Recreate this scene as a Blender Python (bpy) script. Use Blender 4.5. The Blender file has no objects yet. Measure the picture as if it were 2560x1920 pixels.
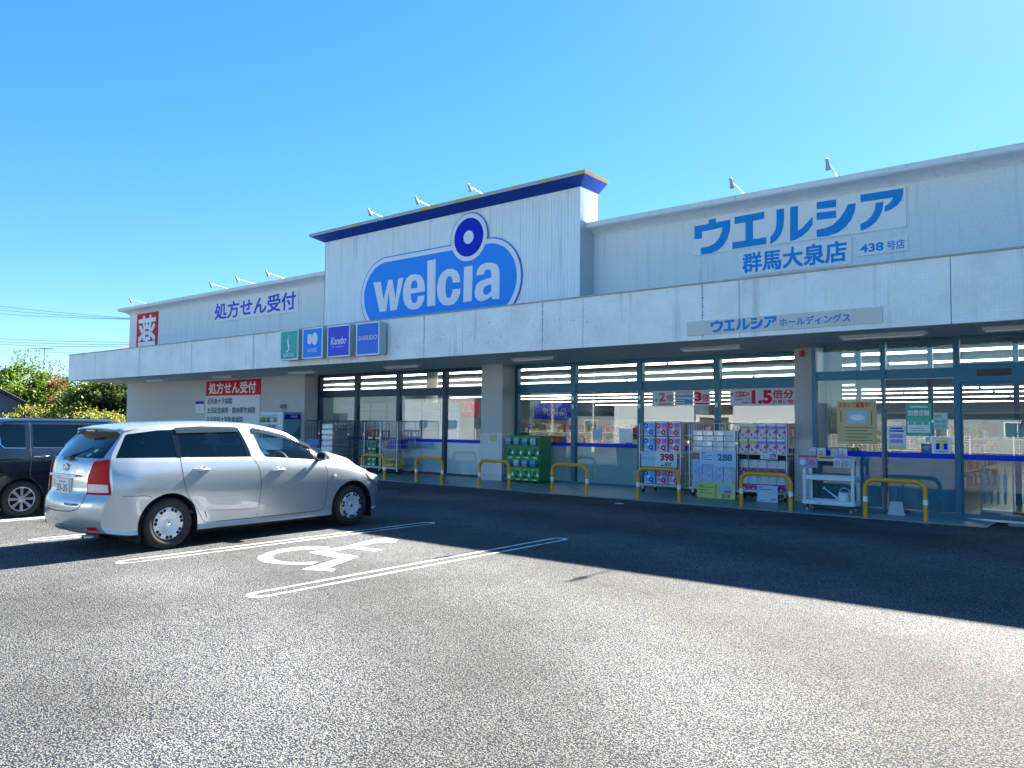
import bpy, bmesh, math, random
from mathutils import Vector, Matrix
from math import radians as R, sin, cos, pi, atan2, sqrt
random.seed(7)
sc = bpy.context.scene
COL = sc.collection

# ------------------------------------------------------------------ camera, light, exposure
YAW, PIT, ROL, FPX = R(38.726), R(3.051), R(0.619), 1941.243
fh = Vector((-sin(YAW), cos(YAW), 0)); rh = Vector((cos(YAW), sin(YAW), 0)); zz = Vector((0, 0, 1))
CAMP = Vector((0, 0, 1.6))
fwd = fh*cos(PIT)+zz*sin(PIT); up2 = zz*cos(PIT)-fh*sin(PIT)
cx = rh*cos(ROL)+up2*sin(ROL); cy = up2*cos(ROL)-rh*sin(ROL)
cam = bpy.data.cameras.new('camera'); cam.lens = 36*FPX/2560; cam.sensor_width = 36
cam.clip_start = 0.05; cam.clip_end = 3000
co = bpy.data.objects.new('camera', cam); COL.objects.link(co)
m = Matrix.Identity(4)
for i in range(3):
    m[i][0] = cx[i]; m[i][1] = cy[i]; m[i][2] = -fwd[i]; m[i][3] = CAMP[i]
co.matrix_world = m; sc.camera = co

SUN = Vector((0.01, 1.265, 1.0)).normalized()
w = bpy.data.worlds.new('World'); sc.world = w; w.use_nodes = True
nt = w.node_tree; nt.nodes.clear()
sky = nt.nodes.new('ShaderNodeTexSky'); sky.sky_type = 'NISHITA'; sky.sun_disc = False
sky.sun_elevation = math.asin(SUN.z); sky.sun_rotation = atan2(SUN.x, SUN.y)
sky.altitude = 0; sky.air_density = 1.0; sky.dust_density = 0.15; sky.ozone_density = 4.0
hs = nt.nodes.new('ShaderNodeHueSaturation'); hs.inputs['Saturation'].default_value = 1.3
tn = nt.nodes.new('ShaderNodeMix'); tn.data_type = 'RGBA'; tn.blend_type = 'MULTIPLY'; tn.inputs[0].default_value = 1; tn.inputs[7].default_value = (0.76, 0.88, 0.98, 1)
bg = nt.nodes.new('ShaderNodeBackground'); bg.inputs['Strength'].default_value = 0.059
out = nt.nodes.new('ShaderNodeOutputWorld')
gm = nt.nodes.new('ShaderNodeGamma'); gm.inputs['Gamma'].default_value = 0.75   # compresses the aureole round the sun as the camera's tone curve does
nt.links.new(sky.outputs[0], gm.inputs[0]); nt.links.new(gm.outputs[0], tn.inputs[6]); nt.links.new(tn.outputs[2], hs.inputs['Color']); nt.links.new(hs.outputs[0], bg.inputs[0]); nt.links.new(bg.outputs[0], out.inputs[0])
sl = bpy.data.lights.new('sun', 'SUN'); sl.energy = 5.0; sl.angle = R(0.53); sl.color = (1.0, 0.905, 0.765)
so = bpy.data.objects.new('sun', sl); COL.objects.link(so); so.location = (0, 40, 40)
so.rotation_euler = (-SUN).to_track_quat('-Z', 'Y').to_euler()
sc.view_settings.view_transform = 'Standard'; sc.view_settings.look = 'None'
sc.view_settings.gamma = 1.0; sc.view_settings.use_curve_mapping = False
sc.view_settings.exposure = 2.62
sc.render.engine = 'CYCLES'
sc.cycles.max_bounces = 8; sc.cycles.transparent_max_bounces = 16
sc.cycles.glossy_bounces = 4; sc.cycles.diffuse_bounces = 3; sc.cycles.transmission_bounces = 6

def atY(px, py, Y):
    """point on the plane y=Y seen along the photograph's ray"""
    r3 = (px-1280)/FPX; u3 = (960-py)/FPX
    v = fwd+cx*r3+cy*u3
    return CAMP+v*(Y/v.y)
def XZ(px, py, Y):
    p = atY(px, py, Y); return (p.x, p.z)

# ------------------------------------------------------------------ tagging
def tag(o, label=None, cat=None, group=None, kind=None):
    if label: o['label'] = label
    if cat: o['category'] = cat
    if group: o['group'] = group
    if kind: o['kind'] = kind
    return o
def link(o, parent=None):
    COL.objects.link(o)
    if parent: o.parent = parent
    return o
def thing(name, label, cat, loc=(0, 0, 0), rz=0, group=None):
    o = bpy.data.objects.new(name, None); o.empty_display_size = 0.2
    o.location = loc; o.rotation_euler = (0, 0, rz); COL.objects.link(o)
    return tag(o, label, cat, group)
def copy_tree(o, parent=None):
    c = o.copy(); COL.objects.link(c)
    if parent: c.parent = parent
    for ch in list(o.children): copy_tree(ch, c)
    return c

# ------------------------------------------------------------------ materials
MATS = {}
def newmat(name):
    mt = bpy.data.materials.new(name); mt.use_nodes = True
    MATS[name] = mt
    return mt, mt.node_tree, mt.node_tree.nodes['Principled BSDF']
def pm(name, col, rough=0.6, metal=0.0, noise=0.0, nscale=8.0, bump=0.0, bscale=60.0, coat=0.0, emit=None, es=0.0, alpha=1.0, spec=None, trans=0.0, streak=0.0):
    if name in MATS: return MATS[name]
    mt, t, b = newmat(name)
    b.inputs['Base Color'].default_value = (*col, 1); b.inputs['Roughness'].default_value = rough
    b.inputs['Metallic'].default_value = metal; b.inputs['Coat Weight'].default_value = coat
    b.inputs['Alpha'].default_value = alpha; b.inputs['Transmission Weight'].default_value = trans
    if spec is not None: b.inputs['Specular IOR Level'].default_value = spec
    if emit: b.inputs['Emission Color'].default_value = (*emit, 1); b.inputs['Emission Strength'].default_value = es
    tc = t.nodes.new('ShaderNodeTexCoord')
    last = None
    if noise > 0:
        n = t.nodes.new('ShaderNodeTexNoise'); n.inputs['Scale'].default_value = nscale; n.inputs['Detail'].default_value = 6
        t.links.new(tc.outputs['Object'], n.inputs['Vector'])
        mx = t.nodes.new('ShaderNodeMix'); mx.data_type = 'RGBA'
        mx.inputs[6].default_value = (*[max(0, c*(1-noise)) for c in col], 1); mx.inputs[7].default_value = (*[min(1, c*(1+noise)) for c in col], 1)
        t.links.new(n.outputs['Fac'], mx.inputs[0]); t.links.new(mx.outputs[2], b.inputs['Base Color']); last = mx
    if streak > 0:
        mp = t.nodes.new('ShaderNodeMapping'); mp.inputs['Scale'].default_value = (9, 9, 0.45)
        t.links.new(tc.outputs['Object'], mp.inputs['Vector'])
        n2 = t.nodes.new('ShaderNodeTexNoise'); n2.inputs['Scale'].default_value = 1.0; n2.inputs['Detail'].default_value = 5
        t.links.new(mp.outputs[0], n2.inputs['Vector'])
        rr = t.nodes.new('ShaderNodeMapRange'); rr.inputs[1].default_value = 0.55; rr.inputs[2].default_value = 0.8
        rr.inputs[3].default_value = 0; rr.inputs[4].default_value = streak
        t.links.new(n2.outputs['Fac'], rr.inputs[0])
        m2 = t.nodes.new('ShaderNodeMix'); m2.data_type = 'RGBA'; m2.inputs[6].default_value = (*col, 1)
        m2.inputs[7].default_value = (*[c*0.35 for c in col], 1)
        if last: t.links.new(last.outputs[2], m2.inputs[6])
        t.links.new(rr.outputs[0], m2.inputs[0]); t.links.new(m2.outputs[2], b.inputs['Base Color'])
    if bump > 0:
        n = t.nodes.new('ShaderNodeTexNoise'); n.inputs['Scale'].default_value = bscale; n.inputs['Detail'].default_value = 4
        t.links.new(tc.outputs['Object'], n.inputs['Vector'])
        bp = t.nodes.new('ShaderNodeBump'); bp.inputs['Strength'].default_value = bump; bp.inputs['Distance'].default_value = 0.01
        t.links.new(n.outputs['Fac'], bp.inputs['Height']); t.links.new(bp.outputs[0], b.inputs['Normal'])
    return mt
def glassmat(name, tint=(0.85, 0.93, 0.95), refl=1.6, rough=0.0, ior=1.5, solid=None, fac=0.0):
    mt = bpy.data.materials.new(name); mt.use_nodes = True; MATS[name] = mt
    t = mt.node_tree; t.nodes.clear()
    o = t.nodes.new('ShaderNodeOutputMaterial'); tr = t.nodes.new('ShaderNodeBsdfTransparent'); gl = t.nodes.new('ShaderNodeBsdfGlossy')
    tr.inputs[0].default_value = (*tint, 1); gl.inputs['Roughness'].default_value = rough; gl.inputs[0].default_value = (1, 1, 1, 1)
    # fresnel from the incidence angle, the same from both faces of a thin pane
    geo = t.nodes.new('ShaderNodeNewGeometry'); dt = t.nodes.new('ShaderNodeVectorMath'); dt.operation = 'DOT_PRODUCT'
    t.links.new(geo.outputs['Incoming'], dt.inputs[0]); t.links.new(geo.outputs['Normal'], dt.inputs[1])
    ab = t.nodes.new('ShaderNodeMath'); ab.operation = 'ABSOLUTE'; t.links.new(dt.outputs['Value'], ab.inputs[0])
    om = t.nodes.new('ShaderNodeMath'); om.operation = 'SUBTRACT'; om.inputs[0].default_value = 1; t.links.new(ab.outputs[0], om.inputs[1])
    pw = t.nodes.new('ShaderNodeMath'); pw.operation = 'POWER'; pw.inputs[1].default_value = 5; t.links.new(om.outputs[0], pw.inputs[0])
    f0 = ((ior-1)/(ior+1))**2
    ma = t.nodes.new('ShaderNodeMath'); ma.operation = 'MULTIPLY_ADD'; ma.inputs[1].default_value = (1-f0); ma.inputs[2].default_value = f0
    t.links.new(pw.outputs[0], ma.inputs[0])
    mu = t.nodes.new('ShaderNodeMath'); mu.operation = 'MULTIPLY'; mu.inputs[1].default_value = refl; mu.use_clamp = True
    t.links.new(ma.outputs[0], mu.inputs[0])
    mix = t.nodes.new('ShaderNodeMixShader'); t.links.new(mu.outputs[0], mix.inputs[0])
    base = tr
    if solid is not None:
        df = t.nodes.new('ShaderNodeBsdfDiffuse'); df.inputs[0].default_value = (*solid, 1)
        tl = t.nodes.new('ShaderNodeBsdfTranslucent'); tl.inputs[0].default_value = (*solid, 1)
        m0 = t.nodes.new('ShaderNodeMixShader'); m0.inputs[0].default_value = 0.35
        t.links.new(df.outputs[0], m0.inputs[1]); t.links.new(tl.outputs[0], m0.inputs[2])
        m1 = t.nodes.new('ShaderNodeMixShader'); m1.inputs[0].default_value = fac
        t.links.new(tr.outputs[0], m1.inputs[1]); t.links.new(m0.outputs[0], m1.inputs[2]); base = m1
    t.links.new(base.outputs[0], mix.inputs[1]); t.links.new(gl.outputs[0], mix.inputs[2]); t.links.new(mix.outputs[0], o.inputs[0])
    return mt

# ------------------------------------------------------------------ mesh builder
class MB:
    def __init__(s): s.v = []; s.f = []; s.m = []; s.sm = []
    def add(s, vs, fs, mi=0, smooth=False):
        b = len(s.v); s.v += [tuple(v) for v in vs]
        for f in fs: s.f.append([b+i for i in f]); s.m.append(mi); s.sm.append(smooth)
        return s
    def box(s, x0, x1, y0, y1, z0, z1, mi=0, M=None):
        if x0 > x1: x0, x1 = x1, x0
        if y0 > y1: y0, y1 = y1, y0
        if z0 > z1: z0, z1 = z1, z0
        vs = [Vector((x, y, z)) for z in (z0, z1) for y in (y0, y1) for x in (x0, x1)]
        if M: vs = [M @ v for v in vs]
        return s.add(vs, [(0, 2, 3, 1), (4, 5, 7, 6), (0, 1, 5, 4), (2, 6, 7, 3), (0, 4, 6, 2), (1, 3, 7, 5)], mi)
    def cbox(s, c, d, mi=0, M=None):
        return s.box(c[0]-d[0]/2, c[0]+d[0]/2, c[1]-d[1]/2, c[1]+d[1]/2, c[2]-d[2]/2, c[2]+d[2]/2, mi, M)
    def bbox(s, x0, x1, y0, y1, z0, z1, r, mi=0, M=None):
        """box with all edges chamfered"""
        xs = (x0, x0+r, x1-r, x1); ys = (y0, y0+r, y1-r, y1); zs = (z0, z0+r, z1-r, z1)
        bm = bmesh.new(); bmesh.ops.create_cube(bm, size=1)
        for v in bm.verts:
            v.co = Vector((x0 if v.co.x < 0 else x1, y0 if v.co.y < 0 else y1, z0 if v.co.z < 0 else z1))
        bmesh.ops.bevel(bm, geom=bm.edges[:], offset=r, segments=2, profile=0.6, affect='EDGES')
        bm.verts.index_update()
        vs = [M @ v.co if M else v.co.copy() for v in bm.verts]; fs = [[v.index for v in f.verts] for f in bm.faces]
        bm.free(); return s.add(vs, fs, mi, False)
    def prism(s, poly, y0, y1, mi=0, axis='y', M=None, caps=True):
        """poly is counter-clockwise in (x,z) seen from -y (axis y), (y,z) for axis x, (x,y) for axis z"""
        n = len(poly)
        def P(a, b, d): return Vector({'y': (a, d, b), 'x': (d, a, b), 'z': (a, b, d)}[axis])
        vs = [P(a, b, y0) for a, b in poly]+[P(a, b, y1) for a, b in poly]
        if M: vs = [M @ v for v in vs]
        fs = [(i, i+n, (i+1) % n+n, (i+1) % n) for i in range(n)]
        if caps: fs += [tuple(range(n)), tuple(range(2*n-1, n-1, -1))]
        return s.add(vs, fs, mi)
    def flat(s, poly, y, mi=0):
        vs = [Vector((a, y, b)) for a, b in poly]; return s.add(vs, [tuple(range(len(vs)))], mi)
    def tube(s, path, r, seg=8, mi=0, closed=False, caps=True):
        path = [Vector(p) for p in path]; n = len(path); rings = []
        pn = None
        for i, p in enumerate(path):
            a = path[i-1] if (i > 0 or closed) else p; b = path[(i+1) % n] if (i < n-1 or closed) else p
            t = (b-a).normalized() if (b-a).length > 1e-9 else Vector((0, 0, 1))
            if pn is None:
                pn = t.orthogonal().normalized()
            pn = (pn-t*pn.dot(t)).normalized(); bn = t.cross(pn)
            rr = r[i] if isinstance(r, (list, tuple)) else r
            rings.append([p+(pn*cos(2*pi*k/seg)+bn*sin(2*pi*k/seg))*rr for k in range(seg)])
        vs = [v for g in rings for v in g]; fs = []
        for i in range(n if closed else n-1):
            j = (i+1) % n
            for k in range(seg): fs.append((i*seg+k, i*seg+(k+1) % seg, j*seg+(k+1) % seg, j*seg+k))
        s.add(vs, fs, mi, seg > 4)
        if caps and not closed:
            s.add(rings[0], [tuple(range(seg-1, -1, -1))], mi); s.add(rings[-1], [tuple(range(seg))], mi)
        return s
    def lathe(s, prof, seg=24, axis='z', c=(0, 0, 0), mi=0, smooth=True, M=None):
        """prof: list of (radius, height)"""
        c = Vector(c); vs = []
        for r, h in prof:
            for k in range(seg):
                a = 2*pi*k/seg; x, y = r*cos(a), r*sin(a)
                vs.append(c+Vector({'z': (x, y, h), 'x': (h, x, y), 'y': (x, h, y)}[axis]))
        if M: vs = [M @ v for v in vs]
        fs = []
        for i in range(len(prof)-1):
            for k in range(seg): fs.append((i*seg+k, i*seg+(k+1) % seg, (i+1)*seg+(k+1) % seg, (i+1)*seg+k))
        return s.add(vs, fs, mi, smooth)
    def disc(s, c, r, n=24, y=None, mi=0, rx=None):
        """disc facing -y"""
        return s.flat([(c[0]+(rx or r)*cos(2*pi*k/n), c[1]+r*sin(2*pi*k/n)) for k in range(n)], y, mi)
    def text(s, body, x0, z0, w, h, y, mi=0, bold=0.0, keep=False, M=None, shear=0.0):
        cjk = any(ord(c) > 0x2E80 for c in body)
        vs, fs, W, H = textmesh(body, 0.0 if cjk else bold)
        kx, kz = w/W, h/H
        if cjk and bold > 0:      # heavier strokes from shifted copies, each a hair in front of the last
            for q, (du, dv) in enumerate(((-1, -1), (1, -1), (1, 1), (-1, 1))):
                s.add([Vector((x0+a*kx+du*bold*kx*.75, y-0.0003*(q+1), z0+b*kz+dv*bold*kz*.75)) for a, b in vs], fs, mi)
        if keep: kz = kx = min(kx, kz)
        pts = [Vector((x0+a*kx+b*kz*shear, y, z0+b*kz)) for a, b in vs]
        if M: pts = [M @ p for p in pts]
        return s.add(pts, fs, mi)
    def build(s, name, mats, parent=None, mesh_only=False, recalc=False, auto=None):
        me = bpy.data.meshes.new(name); me.from_pydata(s.v, [], s.f)
        if not isinstance(mats, (list, tuple)): mats = [mats]
        for mt in mats: me.materials.append(mt)
        me.polygons.foreach_set('material_index', s.m); me.polygons.foreach_set('use_smooth', s.sm)
        if recalc:
            bm = bmesh.new(); bm.from_mesh(me); bmesh.ops.recalc_face_normals(bm, faces=bm.faces[:]); bm.to_mesh(me); bm.free()
        me.update()
        if mesh_only: return me
        return link(bpy.data.objects.new(name, me), parent)
_tx = {}
def textmesh(body, bold=0.0):
    key = (body, bold)
    if key in _tx: return _tx[key]
    cu = bpy.data.curves.new('t', 'FONT'); cu.body = body; cu.size = 1.0; cu.offset = bold; cu.resolution_u = 3
    ob = bpy.data.objects.new('t', cu); COL.objects.link(ob)
    dg = bpy.context.evaluated_depsgraph_get(); me = bpy.data.meshes.new_from_object(ob.evaluated_get(dg))
    vs = [(v.co.x, v.co.y) for v in me.vertices]; fs = [list(p.vertices) for p in me.polygons]
    # keep all faces turned the same way (towards the reader)
    out = []
    for f in fs:
        a = sum(vs[f[i]][0]*vs[f[(i+1) % len(f)]][1]-vs[f[(i+1) % len(f)]][0]*vs[f[i]][1] for i in range(len(f)))
        out.append(f if a > 0 else f[::-1])
    x0 = min(v[0] for v in vs); x1 = max(v[0] for v in vs); y0 = min(v[1] for v in vs); y1 = max(v[1] for v in vs)
    vs = [(a-x0, b-y0) for a, b in vs]
    bpy.data.objects.remove(ob); bpy.data.curves.remove(cu); bpy.data.meshes.remove(me)
    _tx[key] = (vs, out, x1-x0, y1-y0); return _tx[key]
def place(me, name, loc, rz=0, parent=None, scale=None):
    o = bpy.data.objects.new(name, me); o.location = loc; o.rotation_euler = (0, 0, rz)
    if scale: o.scale = scale
    return link(o, parent)
def arc(c, r, a0, a1, n):
    return [(c[0]+r*cos(R(a0+(a1-a0)*i/n)), c[1]+r*sin(R(a0+(a1-a0)*i/n))) for i in range(n+1)]
def rrect(x0, x1, z0, z1, r, n=4):
    return arc((x1-r, z0+r), r, -90, 0, n)+arc((x1-r, z1-r), r, 0, 90, n)+arc((x0+r, z1-r), r, 90, 180, n)+arc((x0+r, z0+r), r, 180, 270, n)
# ------------------------------------------------------------------ material library
def asphalt():
    mt, t, b = newmat('asphalt'); N = t.nodes.new; L = t.links.new
    tc = N('ShaderNodeTexCoord'); b.inputs['Roughness'].default_value = 0.85; b.inputs['Specular IOR Level'].default_value = 0.22
    def tex(kind, scale, **k):
        n = N(kind); n.inputs['Scale'].default_value = scale
        for a, v in k.items(): n.inputs[a].default_value = v
        L(tc.outputs['Object'], n.inputs['Vector']); return n
    vor = tex('ShaderNodeTexVoronoi', 100, Randomness=1.0)         # aggregate stones about 10 mm
    vor.feature = 'F1'
    ns = tex('ShaderNodeTexNoise', 66, Detail=5, Roughness=0.65)
    big = tex('ShaderNodeTexNoise', 0.55, Detail=5, Roughness=0.6)
    mid = tex('ShaderNodeTexNoise', 6.0, Detail=4)
    def rng(n, a, b_, c, d, o=0):
        r = N('ShaderNodeMapRange'); r.inputs[1].default_value = a; r.inputs[2].default_value = b_; r.inputs[3].default_value = c; r.inputs[4].default_value = d
        L(n.outputs[o], r.inputs[0]); return r
    # height of the stones above the binder
    h1 = rng(vor, 0.0, 0.75, 1, 0)
    h2 = rng(ns, 0.3, 0.7, 0, 1)
    hm = N('ShaderNodeMath'); hm.operation = 'MULTIPLY_ADD'; hm.inputs[1].default_value = 0.8; L(h2.outputs[0], hm.inputs[0]); L(h1.outputs[0], hm.inputs[2])
    r = N('ShaderNodeMapRange'); r.inputs[1].default_value = 0.60; r.inputs[2].default_value = 1.06; L(hm.outputs[0], r.inputs[0])
    cr = N('ShaderNodeMix'); cr.data_type = 'RGBA'; cr.inputs[6].default_value = (0.009, 0.018, 0.034, 1); cr.inputs[7].default_value = (0.225, 0.225, 0.212, 1)
    L(r.outputs[0], cr.inputs[0])
    bg_ = rng(big, 0.3, 0.7, 0.70, 1.28); md = rng(mid, 0.3, 0.7, 0.9, 1.1)
    wv = N('ShaderNodeTexWave'); wv.wave_type = 'RINGS'; wv.rings_direction = 'Z'; wv.inputs['Scale'].default_value = 0.11; wv.inputs['Distortion'].default_value = 3.5; wv.inputs['Detail'].default_value = 4; wv.inputs['Detail Scale'].default_value = 0.5
    mpp = N('ShaderNodeMapping'); mpp.inputs['Location'].default_value = (9, 3, 0); L(tc.outputs['Object'], mpp.inputs['Vector']); L(mpp.outputs[0], wv.inputs['Vector'])
    wr_ = rng(wv, 0.2, 0.9, 0.86, 1.16)
    mm0 = N('ShaderNodeMath'); mm0.operation = 'MULTIPLY'; L(bg_.outputs[0], mm0.inputs[0]); L(md.outputs[0], mm0.inputs[1])
    mm = N('ShaderNodeMath'); mm.operation = 'MULTIPLY'; L(mm0.outputs[0], mm.inputs[0]); L(wr_.outputs[0], mm.inputs[1])
    hv = N('ShaderNodeHueSaturation'); L(cr.outputs[2], hv.inputs['Color']); L(mm.outputs[0], hv.inputs['Value'])
    L(hv.outputs[0], b.inputs['Base Color'])
    bp = N('ShaderNodeBump'); bp.inputs['Strength'].default_value = 0.85; bp.inputs['Distance'].default_value = 0.007
    L(hm.outputs[0], bp.inputs['Height']); L(bp.outputs[0], b.inputs['Normal'])
    return mt
def tilemat(name, col, grout, tw, th, bump=0.6, drops=False, plane='xz', streak=0.0, msize=0.02):
    """small ceramic tiles; relief and grout from a brick pattern laid on the surface"""
    mt, t, b = newmat(name); N = t.nodes.new; L = t.links.new
    tc = N('ShaderNodeTexCoord'); sp = N('ShaderNodeSeparateXYZ'); cb = N('ShaderNodeCombineXYZ'); L(tc.outputs['Object'], sp.inputs[0])
    a, c = {'xz': ('X', 'Z'), 'xy': ('X', 'Y'), 'yz': ('Y', 'Z')}[plane]
    L(sp.outputs[a], cb.inputs[0]); L(sp.outputs[c], cb.inputs[1])
    br = N('ShaderNodeTexBrick'); br.offset = 0.0; br.inputs['Scale'].default_value = 1.0
    br.inputs['Brick Width'].default_value = tw; br.inputs['Row Height'].default_value = th
    br.inputs['Mortar Size'].default_value = msize*th; br.inputs['Mortar Smooth'].default_value = 0.3
    br.inputs['Color1'].default_value = (*col, 1); br.inputs['Color2'].default_value = (*[c_*0.94 for c_ in col], 1); br.inputs['Mortar'].default_value = (*grout, 1)
    L(cb.outputs[0], br.inputs['Vector'])
    n = N('ShaderNodeTexNoise'); n.inputs['Scale'].default_value = 1.3; n.inputs['Detail'].default_value = 6; L(tc.outputs['Object'], n.inputs['Vector'])
    rr = N('ShaderNodeMapRange'); rr.inputs[1].default_value = 0.3; rr.inputs[2].default_value = 0.7; rr.inputs[3].default_value = 0.88; rr.inputs[4].default_value = 1.06; L(n.outputs[0], rr.inputs[0])
    hv = N('ShaderNodeHueSaturation'); L(br.outputs['Color'], hv.inputs['Color'])
    val = rr
    if streak:
        mp = N('ShaderNodeMapping'); mp.inputs['Scale'].default_value = (7, 7, 0.5); L(tc.outputs['Object'], mp.inputs['Vector'])
        n2 = N('ShaderNodeTexNoise'); n2.inputs['Scale'].default_value = 1.0; n2.inputs['Detail'].default_value = 6; L(mp.outputs[0], n2.inputs['Vector'])
        r2 = N('ShaderNodeMapRange'); r2.inputs[1].default_value = 0.6; r2.inputs[2].default_value = 0.85; r2.inputs[3].default_value = 1; r2.inputs[4].default_value = 1-streak; L(n2.outputs[0], r2.inputs[0])
        mu = N('ShaderNodeMath'); mu.operation = 'MULTIPLY'; L(rr.outputs[0], mu.inputs[0]); L(r2.outputs[0], mu.inputs[1]); val = mu
    L(val.outputs[0], hv.inputs['Value']); L(hv.outputs[0], b.inputs['Base Color'])
    iv = N('ShaderNodeMath'); iv.operation = 'SUBTRACT'; iv.inputs[0].default_value = 1; L(br.outputs['Fac'], iv.inputs[1])
    bp = N('ShaderNodeBump'); bp.inputs['Strength'].default_value = bump; bp.inputs['Distance'].default_value = 0.004
    L(iv.outputs[0], bp.inputs['Height']); L(bp.outputs[0], b.inputs['Normal']); b.inputs['Roughness'].default_value = 0.35
    return mt
def wornpaint():
    mt, t, b = newmat('worn white road paint'); N = t.nodes.new; L = t.links.new
    tc = N('ShaderNodeTexCoord')
    n = N('ShaderNodeTexNoise'); n.inputs['Scale'].default_value = 75; n.inputs['Detail'].default_value = 5; L(tc.outputs['Object'], n.inputs['Vector'])
    g = N('ShaderNodeTexNoise'); g.inputs['Scale'].default_value = 2.2; g.inputs['Detail'].default_value = 3; L(tc.outputs['Object'], g.inputs['Vector'])
    ad = N('ShaderNodeMath'); ad.operation = 'ADD'; L(n.outputs[0], ad.inputs[0]); L(g.outputs[0], ad.inputs[1])
    r = N('ShaderNodeMapRange'); r.inputs[1].default_value = 0.98; r.inputs[2].default_value = 1.14; L(ad.outputs[0], r.inputs[0])
    mx = N('ShaderNodeMix'); mx.data_type = 'RGBA'; mx.inputs[6].default_value = (0.70, 0.74, 0.78, 1); mx.inputs[7].default_value = (0.2, 0.2, 0.2, 1)
    L(r.outputs[0], mx.inputs[0]); L(mx.outputs[2], b.inputs['Base Color'])
    bp = N('ShaderNodeBump'); bp.inputs['Strength'].default_value = 0.5; bp.inputs['Distance'].default_value = 0.004; L(n.outputs[0], bp.inputs['Height']); L(bp.outputs[0], b.inputs['Normal'])
    b.inputs['Roughness'].default_value = 0.6
    return mt
def leafmat(name, c1, c2, c3=None):
    mt, t, b = newmat(name); N = t.nodes.new; L = t.links.new
    g = N('ShaderNodeNewGeometry'); cr = N('ShaderNodeValToRGB')
    cr.color_ramp.elements[0].color = (*c1, 1); cr.color_ramp.elements[1].color = (*c2, 1)
    if c3: e = cr.color_ramp.elements.new(0.85); e.color = (*c2, 1); cr.color_ramp.elements[2].color = (*c3, 1)
    L(g.outputs['Random Per Island'], cr.inputs[0]); L(cr.outputs[0], b.inputs['Base Color'])
    b.inputs['Roughness'].default_value = 0.5
    tl = N('ShaderNodeBsdfTranslucent'); L(cr.outputs[0], tl.inputs[0]); mx = N('ShaderNodeMixShader'); mx.inputs[0].default_value = 0.42
    o = t.nodes['Material Output']; L(b.outputs[0], mx.inputs[1]); L(tl.outputs[0], mx.inputs[2]); L(mx.outputs[0], o.inputs[0])
    return mt

ASPH = asphalt(); PAINT = wornpaint()
TILE = tilemat('white canopy tile', (0.80, 0.85, 0.86), (0.70, 0.76, 0.78), 0.06, 0.055, streak=0.45, msize=0.06, bump=0.25)
DADO = tilemat('white dado tile', (0.70, 0.72, 0.74), (0.48, 0.51, 0.54), 0.06, 0.055, msize=0.09)
PAVE = tilemat('grey pavement tile', (0.20, 0.25, 0.27), (0.11, 0.14, 0.16), 0.3, 0.3, plane='xy', msize=0.02)
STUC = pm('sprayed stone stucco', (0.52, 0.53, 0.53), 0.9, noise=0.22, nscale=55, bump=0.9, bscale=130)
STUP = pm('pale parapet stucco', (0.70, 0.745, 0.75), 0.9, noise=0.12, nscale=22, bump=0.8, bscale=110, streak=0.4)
CORN = pm('painted cornice', (0.68, 0.72, 0.73), 0.6, noise=0.06, nscale=4, streak=0.35)
CLAD = pm('white ribbed cladding', (0.76, 0.82, 0.85), 0.5, noise=0.06, nscale=2, streak=0.5)
FLASH = pm('grey sheet flashing', (0.45, 0.50, 0.53), 0.45, metal=0.2, noise=0.08)
NAVY = pm('faded navy sheet', (0.012, 0.035, 0.24), 0.5, noise=0.25, nscale=5)
SOFF = pm('soffit panel', (0.58, 0.68, 0.70), 0.6, noise=0.05)
FRAME = pm('dark anodised aluminium', (0.012, 0.040, 0.085), 0.4, metal=0.4)
FRAMR = pm('flare tinted aluminium', (0.016, 0.11, 0.19), 0.4, metal=0.3)  # teal veil of lens flare put into the dark frame colour
GLASS = glassmat('window glass', (0.86, 0.95, 0.97), 2.3)
GLASE = glassmat('entrance glass', (0.74, 0.89, 0.95), 2.9)
FROST = glassmat('frosted film', (0.72, 0.85, 0.92), 1.2, solid=(0.48, 0.76, 0.90), fac=0.86)
FROST2 = glassmat('half clear film', (0.70, 0.86, 0.94), 1.2, solid=(0.30, 0.60, 0.74), fac=0.5)
FROSD = glassmat('dark frosted film', (0.72, 0.85, 0.92), 0.35, solid=(0.05, 0.25, 0.40), fac=0.9)
STRIPE = pm('royal blue film', (0.002, 0.04, 0.60), 0.5, spec=.15)
WHITE = pm('white paint', (0.78, 0.79, 0.80), 0.4, noise=0.03)
WHITB = pm('white board', (0.72, 0.74, 0.75), 0.35, noise=0.03, nscale=3)
BLACK = pm('black plastic', (0.012, 0.013, 0.016), 0.45)
RUBB = pm('tyre rubber', (0.018, 0.018, 0.020), 0.75, bump=0.2, bscale=90)
CHROME = pm('chrome', (0.75, 0.76, 0.78), 0.12, metal=1.0)
STEEL = pm('galvanised steel', (0.52, 0.56, 0.60), 0.38, metal=0.85, noise=0.12, nscale=20)
STEELD = pm('dark steel cage', (0.10, 0.13, 0.16), 0.4, metal=0.7)
GREYP = pm('grey plastic', (0.25, 0.27, 0.28), 0.5)
YELL = pm('ochre yellow guard paint', (0.72, 0.34, 0.010), 0.35, noise=0.10, nscale=12)
REFW = pm('white reflective tape', (0.82, 0.83, 0.85), 0.3)
SKYB = pm('sky blue sign', (0.025, 0.26, 0.82), 0.5, spec=.2, noise=0.04, nscale=2)
DEEPB = pm('deep blue sign', (0.004, 0.02, 0.50), 0.5, spec=.15)
SIGNW = pm('sign white', (0.72, 0.75, 0.80), 0.4)
MIDB = pm('medium blue lettering', (0.01, 0.24, 0.62), 0.5, spec=.15)
BRDG = pm('pale sign board', (0.72, 0.73, 0.73), 0.5, noise=0.03, nscale=2)
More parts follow.
